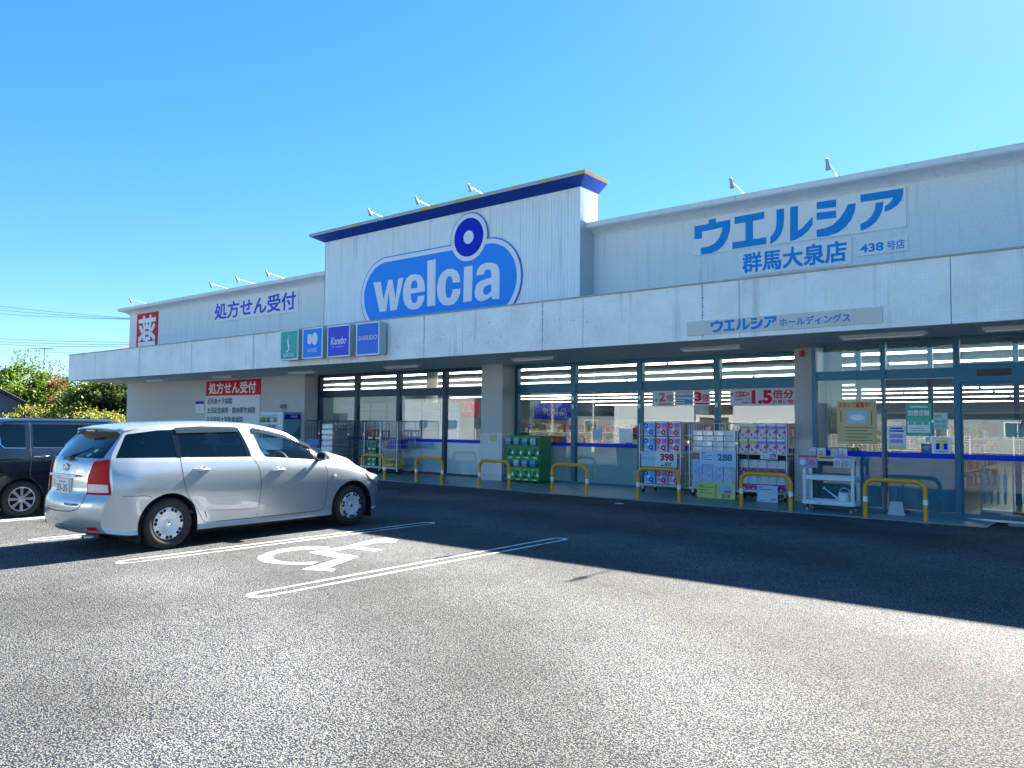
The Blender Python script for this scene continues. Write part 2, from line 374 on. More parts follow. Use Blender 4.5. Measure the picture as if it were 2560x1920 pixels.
MIDB2 = pm('violet blue lettering', (0.008, 0.035, 0.50), 0.45)
REDS = pm('crimson sign', (0.58, 0.006, 0.03), 0.5, spec=.15)
INK = pm('navy ink', (0.012, 0.02, 0.06), 0.5)
REDI = pm('red ink', (0.58, 0.01, 0.04), 0.5, spec=.2)
CREAM = pm('cream board', (0.55, 0.57, 0.55), 0.5)
def C(name, r, g, b, rough=0.5):
    if name.startswith(('pack', 'bag', 'pouch')): return pm(name, (r, g, b), .28, noise=.16, nscale=26, bump=.8, bscale=34)
    return pm(name, (r, g, b), rough)
# ------------------------------------------------------------------ ground
def wb(mb, name, mats, parent=None, **k):
    """build in world coordinates under a parent that stands elsewhere"""
    o = mb.build(name, mats, parent, **k)
    if parent:
        inv = Matrix.Identity(4); p = parent; ch = []
        while p: ch.append(p); p = p.parent
        T = Vector((0, 0, 0))
        if ch[-1].type == 'EMPTY': T = Vector(ch[-1].location)
        if len(ch) == 1: o.matrix_parent_inverse = Matrix.Translation(-T)
    return o
def struct(mb, name, mats, **k): return tag(mb.build(name, mats, **k), kind='structure')
EARTH = pm('dry verge earth', (0.06, 0.085, 0.06), 0.95, noise=0.35, nscale=0.6)
struct(MB().box(-700, 700, -700, 700, -0.5, -0.02), 'ground', EARTH)
g = MB(); g.add([(-60, -16, 0), (30, -16, 0), (30, 70, 0), (-60, 70, 0)], [(0, 1, 2, 3)])
struct(g, 'parking_lot', ASPH)
# road behind the camera
g = MB(); g.add([(-150, -26, -0.01), (60, -26, -0.01), (60, -18, -0.01), (-150, -18, -0.01)], [(0, 1, 2, 3)])
struct(g, 'road', ASPH)

def hairpin(xc, y0, y1, gap, lw=0.055):
    """the double bay line closed by round ends"""
    mb = MB(); z = 0.004; r0, r1 = gap/2-lw/2, gap/2+lw/2
    a = [(xc+r*cos(t), (y1-r1*1.4)+1.4*r*sin(t)) for r in (r1,) for t in [pi*i/10 for i in range(11)]]
    b = [(xc+r0*cos(t), (y1-r1*1.4)+1.4*(r0-0.0)*sin(t)) for t in [pi*i/10 for i in range(11)]]
    a2 = [(xc+r1*cos(t), (y0+r1*1.4)+1.4*r1*sin(t)) for t in [pi+pi*i/10 for i in range(11)]]
    b2 = [(xc+r0*cos(t), (y0+r1*1.4)+1.4*(r0-0.0)*sin(t)) for t in [pi+pi*i/10 for i in range(11)]]
    o = a+a2; i_ = b+b2; n = len(o)
    vs = [(x, y, z) for x, y in o]+[(x, y, z) for x, y in i_]
    mb.add(vs, [(k, (k+1) % n, (k+1) % n+n, k+n) for k in range(n)])
    struct(mb, 'bay_line', PAINT)
for xc, ya, yb in ((-6.39, 4.12, 9.2), (-8.99, 4.12, 9.2), (-11.5, 4.12, 9.2), (-14.05, 4.12, 9.2), (-16.6, 4.12, 9.2)):
    hairpin(xc, ya, yb, 0.20)
# wheelchair symbol, painted flat on the asphalt of the bay between the two near lines
def zpoly(mb, pts, z=0.004):
    n = len(pts); vs = [Vector((x, y, z)) for x, y in pts]
    import mathutils.geometry as G
    for t in G.tessellate_polygon([vs]):
        a = (vs[t[1]]-vs[t[0]]).cross(vs[t[2]]-vs[t[0]]).z
        mb.add([vs[i] for i in (t if a > 0 else t[::-1])], [(0, 1, 2)])
def gpx(px, py):
    r3 = (px-1280)/FPX; u3 = (960-py)/FPX; v = fwd+cx*r3+cy*u3
    p = CAMP+v*(-1.6/v.z); return (p.x, p.y)
Z3 = lambda x, y: gpx(480+x*.28933, 980+y*.28933)
mb = MB()
zpoly(mb, [Z3(*p) for p in [(1010, 1388), (1300, 1340), (1600, 1268), (1690, 1262), (1780, 1280), (1760, 1300), (1640, 1302), (1560, 1310), (1440, 1342), (1650, 1364), (1590, 1380), (1360, 1352), (1200, 1385), (1440, 1424), (1180, 1520), (1240, 1533), (1215, 1552), (950, 1535), (1090, 1495), (1270, 1440)]])
ring_o = [(1190, 1342), (1080, 1335), (920, 1342), (760, 1362), (640, 1392), (568, 1425), (570, 1452), (640, 1478), (760, 1490), (900, 1494), (1040, 1492)]
ring_i = [(1170, 1355), (1040, 1362), (900, 1368), (790, 1385), (720, 1405), (692, 1428), (712, 1450), (770, 1465), (860, 1474), (960, 1475), (1090, 1468)]
a = [Z3(*p) for p in ring_o]; b = [Z3(*p) for p in ring_i]; n = len(a)
mb.add([(x, y, .004) for x, y in a]+[(x, y, .004) for x, y in b], [(i, i+n, i+n+1, i+1) for i in range(n-1)])
struct(mb, 'wheelchair_marking', PAINT, recalc=True)
# tarred cracks and a seam in the worn asphalt
TAR = pm('tar filled crack', (.012, .018, .028), .6, noise=.4, nscale=30)
rnd = random.Random(9)
def crack(p0, p1, wd, wob, nm='asphalt_crack'):
    n = 40; a = []; b = []; off = 0; d = Vector((p1[0]-p0[0], p1[1]-p0[1])); L_ = d.length; d /= L_; nn = Vector((-d.y, d.x))
    for k in range(n+1):
        off += rnd.gauss(0, wob); off *= .94; q = Vector(p0)+d*L_*k/n+nn*off; w_ = wd*rnd.uniform(.3, 1)*(1 if 0 < k < n else .1)
        a.append((q.x+nn.x*w_, q.y+nn.y*w_, .0035)); b.append((q.x-nn.x*w_, q.y-nn.y*w_, .0035))
    struct(MB().add(a+b, [(i, i+n+1, i+n+2, i+1) for i in range(n)]), nm, TAR, recalc=True)
crack(gpx(1575, 1343), gpx(1745, 1358), .018, .03)
crack(gpx(1640, 1352), gpx(1690, 1366), .010, .02)

# pavement in front of the shop, rising gently to the wall
mb = MB(); SX0, SX1 = -36.0, -2.05
prof = [(14.93, 0.0), (14.95, 0.022), (15.7, 0.085), (16.2, 0.10), (17.0, 0.10)]
def spill(x0, x1):
    vs = [(x, y, z) for x in (x0, x1) for y, z in prof]; k = len(prof)
    mb.add(vs, [(i, i+k, i+k+1, i+1) for i in range(k-1)])
spill(SX0, SX1-0.35)
k = len(prof)   # right end curls down to the asphalt
mb.add([(SX1-0.35, y, z) for y, z in prof]+[(SX1+0.1*i, y, 0.0 if y < 15.6 else z*0.6) for i, (y, z) in enumerate(prof)], [(i, i+k, i+k+1, i+1) for i in range(k-1)])
mb.box(-1.7, 14, 15.5, 17, 0.0, 0.05)
struct(mb, 'pavement', PAVE, recalc=True)

# ------------------------------------------------------------------ the shop
S = thing('drugstore', 'long white single-storey drugstore with tiled canopy and raised blue sign wall', 'building', (-18, 24, 0))
SOF = 3.27
def W(mb, name, mats, parent=None, **k): return wb(mb, name, mats, parent or S, **k)
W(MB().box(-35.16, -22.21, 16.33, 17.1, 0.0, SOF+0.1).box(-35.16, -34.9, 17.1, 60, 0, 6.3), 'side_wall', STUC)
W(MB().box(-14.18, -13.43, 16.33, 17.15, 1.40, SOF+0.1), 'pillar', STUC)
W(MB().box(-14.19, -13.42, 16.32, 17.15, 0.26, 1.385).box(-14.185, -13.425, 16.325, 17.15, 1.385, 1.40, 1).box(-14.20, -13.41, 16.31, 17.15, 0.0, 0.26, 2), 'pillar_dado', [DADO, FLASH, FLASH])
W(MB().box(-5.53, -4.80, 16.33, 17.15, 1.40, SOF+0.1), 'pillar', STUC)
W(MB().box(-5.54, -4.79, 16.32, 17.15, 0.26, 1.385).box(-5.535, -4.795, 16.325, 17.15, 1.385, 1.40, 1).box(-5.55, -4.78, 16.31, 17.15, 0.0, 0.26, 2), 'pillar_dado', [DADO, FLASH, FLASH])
# upper wall (parapet) with its cove cornice
UY = 16.33
W(MB().box(-35.16, -20.45, UY, UY+0.25, SOF+0.3, 6.38).box(-10.5, 16, UY, UY+0.25, SOF+0.3, 6.38), 'parapet_wall', STUP)
W(MB().box(-34.9, 16, UY+0.25, 60, 6.0, 6.15), 'roof', FLASH)
W(MB().box(12, 16, 16.33, 60, 0, 6.3), 'side_wall', STUP)
def cornice(x0, x1, left):
    pr = [(UY, 6.30), (UY-0.02, 6.36), (UY-0.07, 6.41), (UY-0.16, 6.46), (UY-0.30, 6.50), (UY-0.36, 6.505), (UY-0.36, 6.52), (UY-0.385, 6.525), (UY-0.385, 6.635), (UY+0.35, 6.655), (UY+0.35, 6.30)]
    o = [UY-y if y < UY else 0 for y, z in pr]
    mb = MB(); k = len(pr)
    vs = [(x0-(o[i] if left else 0), y, z) for i, (y, z) in enumerate(pr)]+[(x1, y, z) for y, z in pr]
    mb.add(vs, [(i, i+1, i+1+k, i+k) for i in range(k-1)])
    if left:   # the return along the end wall
        vs = [(x0-o[i], y if i < k-2 else UY, z) for i, (y, z) in enumerate(pr[:-1])]+[(x0-o[i], 60, z) for i, (y, z) in enumerate(pr[:-1])]
        kk = k-1; mb.add(vs, [(i, i+kk, i+kk+1, i+1) for i in range(kk-2)])
    return mb
W(cornice(-35.16, -20.452, True), 'cornice', CORN, recalc=True)
W(cornice(-10.498, 16, False), 'cornice', CORN, recalc=True)

# canopy: soffit, tiled fascia in panels, coping
FY, FZ0, FZ1 = 13.78, SOF, 4.34
W(MB().box(-35.0, 16, FY+0.12, 17.2, SOF+0.012, SOF+0.2), 'canopy_soffit_board', SOFF)
mb = MB(); x = -34.98
while x < 15.9:     # narrow lining boards across the soffit
    mb.box(x, x+0.115, FY+0.13, 16.30, SOF, SOF+0.011); x += 0.125
o = W(mb, 'soffit_lining', SOFF); tag(o, kind='stuff')
W(MB().box(-34.9, 15.9, FY+0.12, UY, 4.20, 4.30), 'canopy_roof', FLASH)
W(MB().box(-35.02, 16, FY-0.03, FY+0.16, FZ1, FZ1+0.03), 'coping', pm('stained grey coping', (0.35, 0.38, 0.38), 0.6, noise=0.4, nscale=3))
jx = [-35.0]+[-33.35+3.46*i for i in range(15)]
FASME = {}
for i in range(len(jx)-1):
    a, b_ = jx[i]+(0.006 if i else 0), jx[i+1]-0.006
    W(MB().box(a, b_, FY, FY+0.12, FZ0, FZ1), 'fascia_panel', TILE)
W(MB().box(-34.98, 15.8, FY+0.03, FY+0.10, FZ0+0.02, FZ1-0.01), 'fascia_backing', pm('dark joint sealant', (0.12, 0.16, 0.2), 0.7))
W(MB().box(-35.01, -34.93, FY+0.122, 16.33, FZ0, FZ1), 'end_fascia', TILE)
# dark runs of dirt on the tiles under the coping drains
DRIP = pm('dirt run on tile', (0.30, 0.34, 0.38), 0.8, noise=0.3, nscale=20)
rnd = random.Random(3)
mb = MB()
for xs in (-32.5, -28.8, -25.1, -21.4, -17.7, -13.9, -10.2, -6.4):
    z = FZ1-0.02
    while z > FZ0+0.05:
        w_ = rnd.uniform(0.012, 0.03)*(0.5+0.5*(z-FZ0)); h_ = 0.045
        mb.flat([(xs-w_, z-h_), (xs+w_, z-h_), (xs+w_, z), (xs-w_, z)], FY-0.003); z -= 0.055
for q in range(150):
    xs = rnd.uniform(-15.2, -8.8); z = rnd.choice([3.55, 3.62, 3.72, 3.83, 3.9, 3.98, 4.02])+rnd.uniform(-.02, .02); s_ = rnd.uniform(.006, .014)
    if rnd.random() < 0.45: mb.flat([(xs-s_, z-s_*2), (xs+s_, z-s_*2), (xs+s_, z), (xs-s_, z)], FY-0.003)
o = W(mb, 'dirt_mark', DRIP); tag(o, kind='stuff')

# raised sign wall with ribbed cladding and a flared navy cap
TX0, TX1, TY0, TY1, TZ = -20.45, -10.50, 15.70, 16.50, 7.48
mb = MB(); x = TX0; pitch = (TX1-TX0)/99
for i in range(99):
    xa = TX0+i*pitch; r = 0.011
    pts = [(xa, TY0), (xa+pitch*0.30, TY0), (xa+pitch*0.38, TY0+r), (xa+pitch*0.92, TY0+r), (xa+pitch, TY0)]
    for (p, q), (p2, q2) in zip(pts[:-1], pts[1:]):
        mb.add([(p, q, 4.25), (p2, q2, 4.25), (p2, q2, TZ), (p, q, TZ)], [(0, 1, 2, 3)])
W(mb, 'ribbed_cladding', CLAD)
W(MB().box(TX0+0.02, TX1-0.02, TY0+0.03, TY1-0.03, 4.2, 7.6).box(TX1-0.02, TX1, TY0, TY1, 4.2, TZ, 1).box(TX0, TX0+0.02, TY0, TY1, 4.2, TZ, 1).box(TX0+.02, TX1-.02, TY1-0.03, TY1, 6.0, TZ, 1), 'sign_wall', [FLASH, CLAD])
W(MB().box(TX1-0.003, TX1+0.006, TY0, UY-0.005, 4.2, 6.66), 'flashing', FLASH)
O_ = 0.36; STRIPM = None
mt, t, b = newmat('white cap edge with rust yellow patches'); N = t.nodes.new
tc = N('ShaderNodeTexCoord'); n_ = N('ShaderNodeTexNoise'); n_.inputs['Scale'].default_value = 1.2; n_.inputs['Detail'].default_value = 4
t.links.new(tc.outputs['Object'], n_.inputs['Vector']); cr = N('ShaderNodeValToRGB')
cr.color_ramp.elements[0].position = 0.56; cr.color_ramp.elements[0].color = (0.36, 0.40, 0.40, 1)
cr.color_ramp.elements[1].position = 0.62; cr.color_ramp.elements[1].color = (0.55, 0.34, 0.10, 1)
t.links.new(n_.outputs[0], cr.inputs[0]); t.links.new(cr.outputs[0], b.inputs['Base Color']); CAPE = mt
CAPY = pm('yellow orange cap end', (0.60, 0.38, 0.10), 0.5, noise=0.15)
mt, t, b = newmat('navy flare with flaked paint'); N = t.nodes.new
tc = N('ShaderNodeTexCoord'); n_ = N('ShaderNodeTexNoise'); n_.inputs['Scale'].default_value = 7; n_.inputs['Detail'].default_value = 8; n_.inputs['Roughness'].default_value = 0.7
n2_ = N('ShaderNodeTexNoise'); n2_.inputs['Scale'].default_value = 0.8
ad = N('ShaderNodeMath'); ad.operation = 'ADD'; t.links.new(tc.outputs['Object'], n_.inputs['Vector']); t.links.new(tc.outputs['Object'], n2_.inputs['Vector'])
t.links.new(n_.outputs[0], ad.inputs[0]); t.links.new(n2_.outputs[0], ad.inputs[1]); cr = N('ShaderNodeValToRGB')
cr.color_ramp.elements[0].position = 0.66; cr.color_ramp.elements[0].color = (0.010, 0.05, 0.30, 1)
cr.color_ramp.elements[1].position = 0.70; cr.color_ramp.elements[1].color = (0.28, 0.36, 0.45, 1)
mr = N('ShaderNodeMapRange'); mr.inputs[1].default_value = 0.6; mr.inputs[2].default_value = 1.9; t.links.new(ad.outputs[0], mr.inputs[0])
t.links.new(mr.outputs[0], cr.inputs[0]); t.links.new(cr.outputs[0], b.inputs['Base Color']); b.inputs['Roughness'].default_value = 0.8; b.inputs['Specular IOR Level'].default_value = 0.15; NAVF = mt
def ring(x0, x1, y0, y1, z): return [(x0, y0, z), (x1, y0, z), (x1, y1, z), (x0, y1, z)]
lo = ring(TX0-.01, TX1+.01, TY0-.01, TY1+.01, TZ); hi = ring(TX0-O_, TX1+O_, TY0-O_, TY1-.12, 7.655)
mb = MB(); mb.add(lo+hi, [(i, (i+1) % 4, (i+1) % 4+4, i+4) for i in range(4)], 0)
W(mb, 'cap_flare', NAVF)
mb = MB(); h2 = ring(TX0-O_-.01, TX1+O_+.01, TY0-O_-.01, TY1-.11, 7.65); t2 = ring(TX0-O_-.01, TX1+O_+.01, TY0-O_-.01, TY1-.11, 7.745)
mb.add(h2+t2, [(0, 1, 5, 4), (2, 3, 7, 6), (3, 0, 4, 7)], 0); mb.add([h2[1], h2[2], t2[2], t2[1]], [(0, 1, 2, 3)], 1)
mb.add(t2, [(0, 1, 2, 3)], 0); W(mb, 'cap_edge', [CAPE, CAPY])
W(MB().box(TX0-.015, TX1+.015, TY0-.02, TY1+.015, TZ-0.035, TZ), 'cap_trim', CLAD)

# ------------------------------------------------------------------ glazing
def bay(name, xs, Y, zt, zm1, zm0, zb, fm, gm, ym=0.10, sill=0.10, film=FROST, top=SOF, xl=None, xr=None, fz=1.07, labels=None):
    """xs: list of (left,right) of posts; panes stand between them"""
    xl = xs[0][0]; xr = xs[-1][1]
    mb = MB().box(xl, xr, Y-0.05, Y+0.07, zt, top+0.02)
    f = W(mb, name, fm); W(MB().box(xl, xr, Y-0.06, Y+0.07, sill, zb), 'sill', fm, f)
    for (a, b_), (c, d) in zip(xs[:-1], xs[1:]):
        W(MB().box(b_, c, Y-0.045, Y+0.07, zm0, zm1).box(b_, c, Y-0.055, Y-0.045, zm1-0.03, zm1), 'transom', fm, f)
        for z0, z1, nm in ((zm1, zt, 'upper_pane'), (zb, zm0, 'lower_pane')):
            W(MB().add([(b_, Y, z0), (c, Y, z0), (c, Y, z1), (b_, Y, z1)], [(0, 1, 2, 3)]), nm, gm, f)
        W(MB().add([(b_+.01, Y+0.012, zb+.01), (c-.01, Y+0.012, zb+.01), (c-.01, Y+0.012, fz), (b_+.01, Y+0.012, fz)], [(0, 1, 2, 3)]), 'frosted_film', film, f)
        W(MB().add([(b_+.003, Y-0.004, fz), (c-.003, Y-0.004, fz), (c-.003, Y-0.004, fz+.095), (b_+.003, Y-0.004, fz+.095)], [(0, 1, 2, 3)]), 'blue_stripe', STRIPE, f)
    for i, (a, b_) in enumerate(xs):
        q = 0.022 if 0 < i < len(xs)-1 else 0.0
        W(MB().box(a, b_, Y-0.07, Y+0.08, zm0, zt+0.002).box(a+q, b_-q, Y-0.065, Y+0.08, zb-0.002, zm0), 'mullion', fm, f)
    return f
bay('window_frame', [(-22.21, -22.07), (-20.27, -20.10), (-18.25, -18.07), (-16.23, -16.07), (-14.30, -14.18)], 16.95, 3.19, 2.71, 2.49, 0.16, FRAME, GLASS)
bay('window_frame', [(-13.43, -13.33), (-11.57, -11.40), (-9.59, -9.43), (-7.58, -7.42), (-5.56, -5.48)], 16.95, 3.19, 2.72, 2.49, 0.16, FRAMR, GLASS, film=FROST2)
# the left posts of the bays carry small white door sensors
EY = 15.65
bay('entrance_frame', [(-4.94, -4.86), (-3.69, -3.60), (-2.49, -2.39)], EY, 3.215, 2.71, 2.54, 0.14, FRAMR, GLASE, sill=0.06, film=FROSD, fz=1.085)
E_ = W(MB().box(-2.39, 2.0, EY-0.05, EY+0.07, 3.215, SOF+.02), 'door_header', FRAMR); W(MB().box(-2.39, 2.0, EY-0.07, EY+0.12, 2.44, 2.77), 'operator_beam', FRAMR, E_); W(MB().box(-2.39, 2, EY-.04, EY+.06, 0.04, 0.075), 'threshold', STEEL, E_)
for a, b_ in ((-2.39, -1.40), (-1.38, -0.40), (-0.38, 0.6)):
    d = W(MB().box(a, a+.03, EY-.03, EY+.03, .075, 2.44).box(b_-.05, b_, EY-.03, EY+.03, .075, 2.44).box(a+.03, b_-.05, EY-.03, EY+.03, .075, .15).box(a+.03, b_-.05, EY-.03, EY+.03, 2.40, 2.44), 'sliding_door', FRAMR)
    W(MB().add([(a+.03, EY, .15), (b_-.05, EY, .15), (b_-.05, EY, 2.40), (a+.03, EY, 2.40)], [(0, 1, 2, 3)]), 'pane', GLASE, d)
    W(MB().add([(a+.03, EY-.004, 1.085), (b_-.05, EY-.004, 1.085), (b_-.05, EY-.004, 1.18), (a+.03, EY-.004, 1.18)], [(0, 1, 2, 3)]), 'blue_stripe', STRIPE, d)
W(MB().add([(-2.36, EY, 2.77), (0.7, EY, 2.77), (0.7, EY, 3.215), (-2.36, EY, 3.215)], [(0, 1, 2, 3)]), 'upper_pane', GLASE, E_)
W(MB().box(-2.12, -1.62, EY-.10, EY-.07, 2.55, 2.66), 'door_sensor', BLACK, E_)
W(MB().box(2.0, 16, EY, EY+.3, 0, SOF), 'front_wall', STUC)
W(MB().box(-4.94, -4.88, EY+.07, 16.95, 0.06, SOF), 'porch_side', FRAMR)
W(MB().box(-5.0, 2.2, EY+.08, 17.0, SOF-.02, SOF), 'porch_ceiling', SOFF)

# ------------------------------------------------------------------ interior seen through the glass
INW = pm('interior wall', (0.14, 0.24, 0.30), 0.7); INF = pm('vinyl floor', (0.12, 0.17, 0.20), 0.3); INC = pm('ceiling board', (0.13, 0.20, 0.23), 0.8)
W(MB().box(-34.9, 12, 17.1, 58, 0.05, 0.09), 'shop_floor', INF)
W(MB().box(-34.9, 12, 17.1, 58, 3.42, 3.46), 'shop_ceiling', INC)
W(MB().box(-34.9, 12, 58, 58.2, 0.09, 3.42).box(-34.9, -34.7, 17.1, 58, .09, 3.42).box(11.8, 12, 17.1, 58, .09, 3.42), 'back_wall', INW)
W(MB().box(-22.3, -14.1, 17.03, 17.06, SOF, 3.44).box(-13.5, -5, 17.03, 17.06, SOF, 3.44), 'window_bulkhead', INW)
W(MB().box(-4.9, 3, 18.55, 18.65, 2.55, 2.75).box(-4.9, -4.8, 18.55, 18.65, .1, 3.4).box(-3.45, -3.35, 18.55, 18.65, .1, 3.4).box(-1.9, -1.8, 18.55, 18.65, .1, 3.4).box(-.4, -.3, 18.55, 18.65, .1, 3.4), 'inner_porch_frame', FRAMR)
TUBE = pm('fluorescent tube', (1, 1, 1), 0.5, emit=(1.0, 1.0, 0.92), es=2.0)
ordn = ['nearest', 'second', 'third', 'fourth', 'fifth', 'sixth', 'seventh', 'eighth', 'ninth']
for i, y in enumerate((19.3, 22.4, 25.5, 28.6, 32.5, 36.6, 40.7, 46.5, 54.0)):
    lt = thing('ceiling_light_row', ordn[i]+' long row of glowing tubes under the ceiling inside the shop, counted from the window', 'light', (-13, y, 3.36), group='rows of tube lights in the shop')
    MB().box(-21.5, 14.5, -0.10, 0.10, 0.01, 0.05).build('light_housing', WHITE, lt)
    xa = -21.5
    while xa < 14.4:
        L_ = 4.9 if i < 3 else 3.7
        MB().box(xa+.05, min(xa+L_-.05, 14.45), -0.03, 0.03, -0.036, 0.008).build('tube', TUBE, lt); xa += L_
# partition screens behind the left window
SCR = pm('pale partition panel', (0.46, 0.53, 0.57), 0.5); 
p_ = thing('partition_screen', 'row of tall pale grey partition panels behind the left shop window', 'screen', (-19, 17.7, 0.09))
xx = -22.0
for i in range(7):
    MB().box(xx+19, xx+19+0.80, -0.02, 0.02, 0.02, 1.93).build('panel', SCR, p_)
    MB().box(xx+19, xx+19+0.80, -0.02, 0.02, 1.945, 2.20).build('top_panel', SCR, p_)
    MB().box(xx+19+.80, xx+19+.83, -0.03, 0.03, 0, 2.20).build('post', GREYP, p_); xx += 0.83
# counter
c_ = thing('service_counter', 'low white service counter behind the middle shop window', 'counter', (-10.6, 18.0, 0.09))
MB().box(-1.2, 1.5, 0, 0.6, 0, 0.68).build('front', pm('counter white', (0.62, 0.68, 0.7), 0.4), c_); MB().box(-1.25, 1.55, -.04, .64, .68, .72).build('top', GREYP, c_)
# display gondolas with goods
PC = [C('goods red', .5, .03, .04), C('goods white', .7, .7, .68), C('goods blue', .03, .12, .45), C('goods yellow', .6, .42, .04), C('goods green', .05, .3, .1), C('goods pink', .6, .2, .35), C('goods brown', .2, .1, .05)]
rnd = random.Random(11)
def gondola(x, y, ln, lab, hgt=1.75):
    t_ = thing('shelf_rack', lab, 'shelf', (x, y, 0.09), group='display shelves inside the shop')
    MB().box(-.45, .45, 0, ln, 0, .14).box(-.03, .03, 0, ln, .14, hgt).build('frame', GREYP, t_)
    mb = MB(); gd = MB()
    for lv in range(4):
        z = .14+lv*(hgt-.2)/4
        mb.box(-.42, .42, 0, ln, z-.02, z)
        for e in range(7):      # the end that faces the window
            xx = -.42+e*.12; gd.box(xx+.005, xx+.11, -.02, .3, z, z+rnd.uniform(.16, .30), rnd.randrange(7))
        yy = .32
        while yy < ln-.1:
            wd = rnd.uniform(.08, .25); k = rnd.randrange(7); h = rnd.uniform(.14, .3)
            gd.box(.06, .41, yy, yy+wd, z, z+h, k); gd.box(-.41, -.06, yy, yy+wd, z, z+h, rnd.randrange(7)); yy += wd+.01
    mb.build('shelf', WHITE, t_); o = gd.build('goods', PC, t_); tag(o, kind='stuff')
gl = ['far left', 'second', 'third', 'fourth', 'fifth', 'sixth', 'seventh', 'far right']
for i, x in enumerate((-16.5, -14.4, -12.6, -10.2, -8.2, -6.0, -3.6, -0.8)):
    gondola(x, 20.4+(i % 3)*.5, 6.5, 'stocked display shelf deep inside the shop, %s seen through the glass' % gl[i])
def hang(x, y, z, w_, h_, mat, txt, lab):
    t_ = thing('hanging_sign', lab, 'sign', (x, y, z))
    MB().box(0, w_, 0, .03, 0, h_).build('board', mat, t_)
    MB().text(txt, w_*.2, h_*.28, w_*.55, h_*.42, -.004).build('lettering', C('dim sign white', .3, .32, .34), t_)
    MB().tube([(.1, .015, h_), (.1, .015, 3.4-z)], .006, 5).tube([(w_-.1, .015, h_), (w_-.1, .015, 3.4-z)], .006, 5).build('wire', GREYP, t_)
hang(-21.6, 23.0, 1.93, 1.5, .62, REDS, '日配品', 'red hanging sign with white characters inside the shop near the left pillar')
hang(-17.4, 23.0, 1.80, 2.0, .62, DEEPB, '乳製品', 'dark blue hanging sign with white characters inside the shop above the middle window shelves')
W(MB().lathe([(0, 0), (.2, 0), (.2, 3.3), (0, 3.3)], 20, c=(-18.35, 18.6, .09)), 'round_column', WHITE)
# ------------------------------------------------------------------ signs on the facade
def board(name, label, x0, x1, z0, z1, Y, th=0.03, mat=WHITB, cat='sign', frame=None, group=None):
    t_ = thing(name, label, cat, (x0, Y, z0), group=group)
    MB().box(0, x1-x0, -th, 0, 0, z1-z0).build('panel', mat, t_)
    return t_
def tri(polys, ox, oz, y, sc_=1.0, mi=0, mb=None):
    """fill outlines given as (x,z) lists"""
    import mathutils.geometry as G
    mb = mb or MB()
    for P_ in polys:
        vs = [Vector((a, b, 0)) for a, b in P_]
        for t in G.tessellate_polygon([vs]):
            q = [vs[i] for i in t]
            if (q[1]-q[0]).cross(q[2]-q[0]).z < 0: q = q[::-1]
            mb.add([(ox+(p.x)*sc_, y, oz+p.y*sc_) for p in q], [(0, 1, 2)], mi)
    return mb
Z6 = lambda x, y: XZ(1460+x*.4973, 340+y*.4973, UY-0.03)
KANA = [[(556, 455), (627, 441), (627, 421), (664, 414), (664, 434), (736, 420), (736, 448), (733, 480), (722, 515), (703, 548), (675, 574), (640, 590), (588, 596), (588, 563), (625, 556), (655, 541), (678, 515), (692, 485), (696, 460), (594, 482), (594, 515), (556, 521)],
        [(757, 408), (907, 380), (907, 416), (850, 427), (850, 519), (917, 508), (917, 543), (746, 569), (746, 535), (812, 525), (812, 434), (757, 444)],
        [(968, 370), (1006, 364), (1006, 420), (1003, 455), (992, 490), (972, 520), (950, 538), (937, 545), (937, 508), (953, 490), (965, 462), (968, 425)],
        [(1037, 358), (1076, 351), (1076, 476), (1095, 464), (1115, 443), (1150, 404), (1150, 445), (1125, 480), (1095, 505), (1060, 524), (1036, 529)],
        [(1170, 333), (1268, 319), (1268, 357), (1170, 369)], [(1170, 386), (1268, 374), (1268, 411), (1170, 423)],
        [(1170, 472), (1215, 463), (1252, 446), (1287, 412), (1312, 375), (1326, 344), (1367, 338), (1362, 375), (1345, 420), (1315, 458), (1275, 487), (1225, 503), (1170, 509)],
        [(1390, 296), (1606, 262), (1606, 290), (1597, 322), (1576, 348), (1546, 369), (1512, 382), (1512, 354), (1533, 340), (1550, 320), (1556, 309), (1390, 334)],
        [(1466, 337), (1506, 330), (1503, 362), (1490, 400), (1465, 435), (1430, 462), (1390, 478), (1390, 442), (1420, 428), (1446, 402), (1462, 370)]]
KZ = [[Z6(*p) for p in P_] for P_ in KANA]
kx0 = min(p[0] for P_ in KZ for p in P_); kz0 = min(p[1] for P_ in KZ for p in P_); kx1 = max(p[0] for P_ in KZ for p in P_)
# straighten the traced strokes into the plane of the board
KN = [[(x-kx0, z-kz0) for x, z in P_] for P_ in KZ]
t_ = board('shop_name_sign', 'wide pale board with large light blue katakana shop name on the right upper wall', -7.80, -3.35, 5.52, 6.33, UY, mat=BRDG)
tri(KN, kx0+7.80, kz0-5.52, -0.036).build('lettering', MIDB, t_)
t_ = board('branch_name_sign', 'pale board with five blue kanji of the branch name below the large katakana', -6.72, -4.36, 4.92, 5.46, UY, mat=BRDG)
MB().text('群馬大泉店', 0.10, 0.07, 2.16, 0.42, -.034, bold=.036).build('lettering', MIDB, t_)
t_ = board('branch_number_sign', 'small pale board reading 438 with two kanji at the right end of the upper wall', -4.26, -3.33, 5.05, 5.34, UY, mat=BRDG)
MB().text('438', 0.06, 0.06, 0.44, 0.17, -.034, bold=.03).text('号店', .56, .05, .32, .18, -.034, bold=.015).build('lettering', MIDB, t_)
t_ = board('prescription_sign', 'pale board with violet blue characters on the left upper wall beside the sign wall', -28.15, -22.68, 5.50, 6.28, UY, mat=BRDG)
MB().text('処方せん受付', 0.12, 0.10, 5.2, 0.62, -.034, bold=.03).build('lettering', MIDB2, t_)
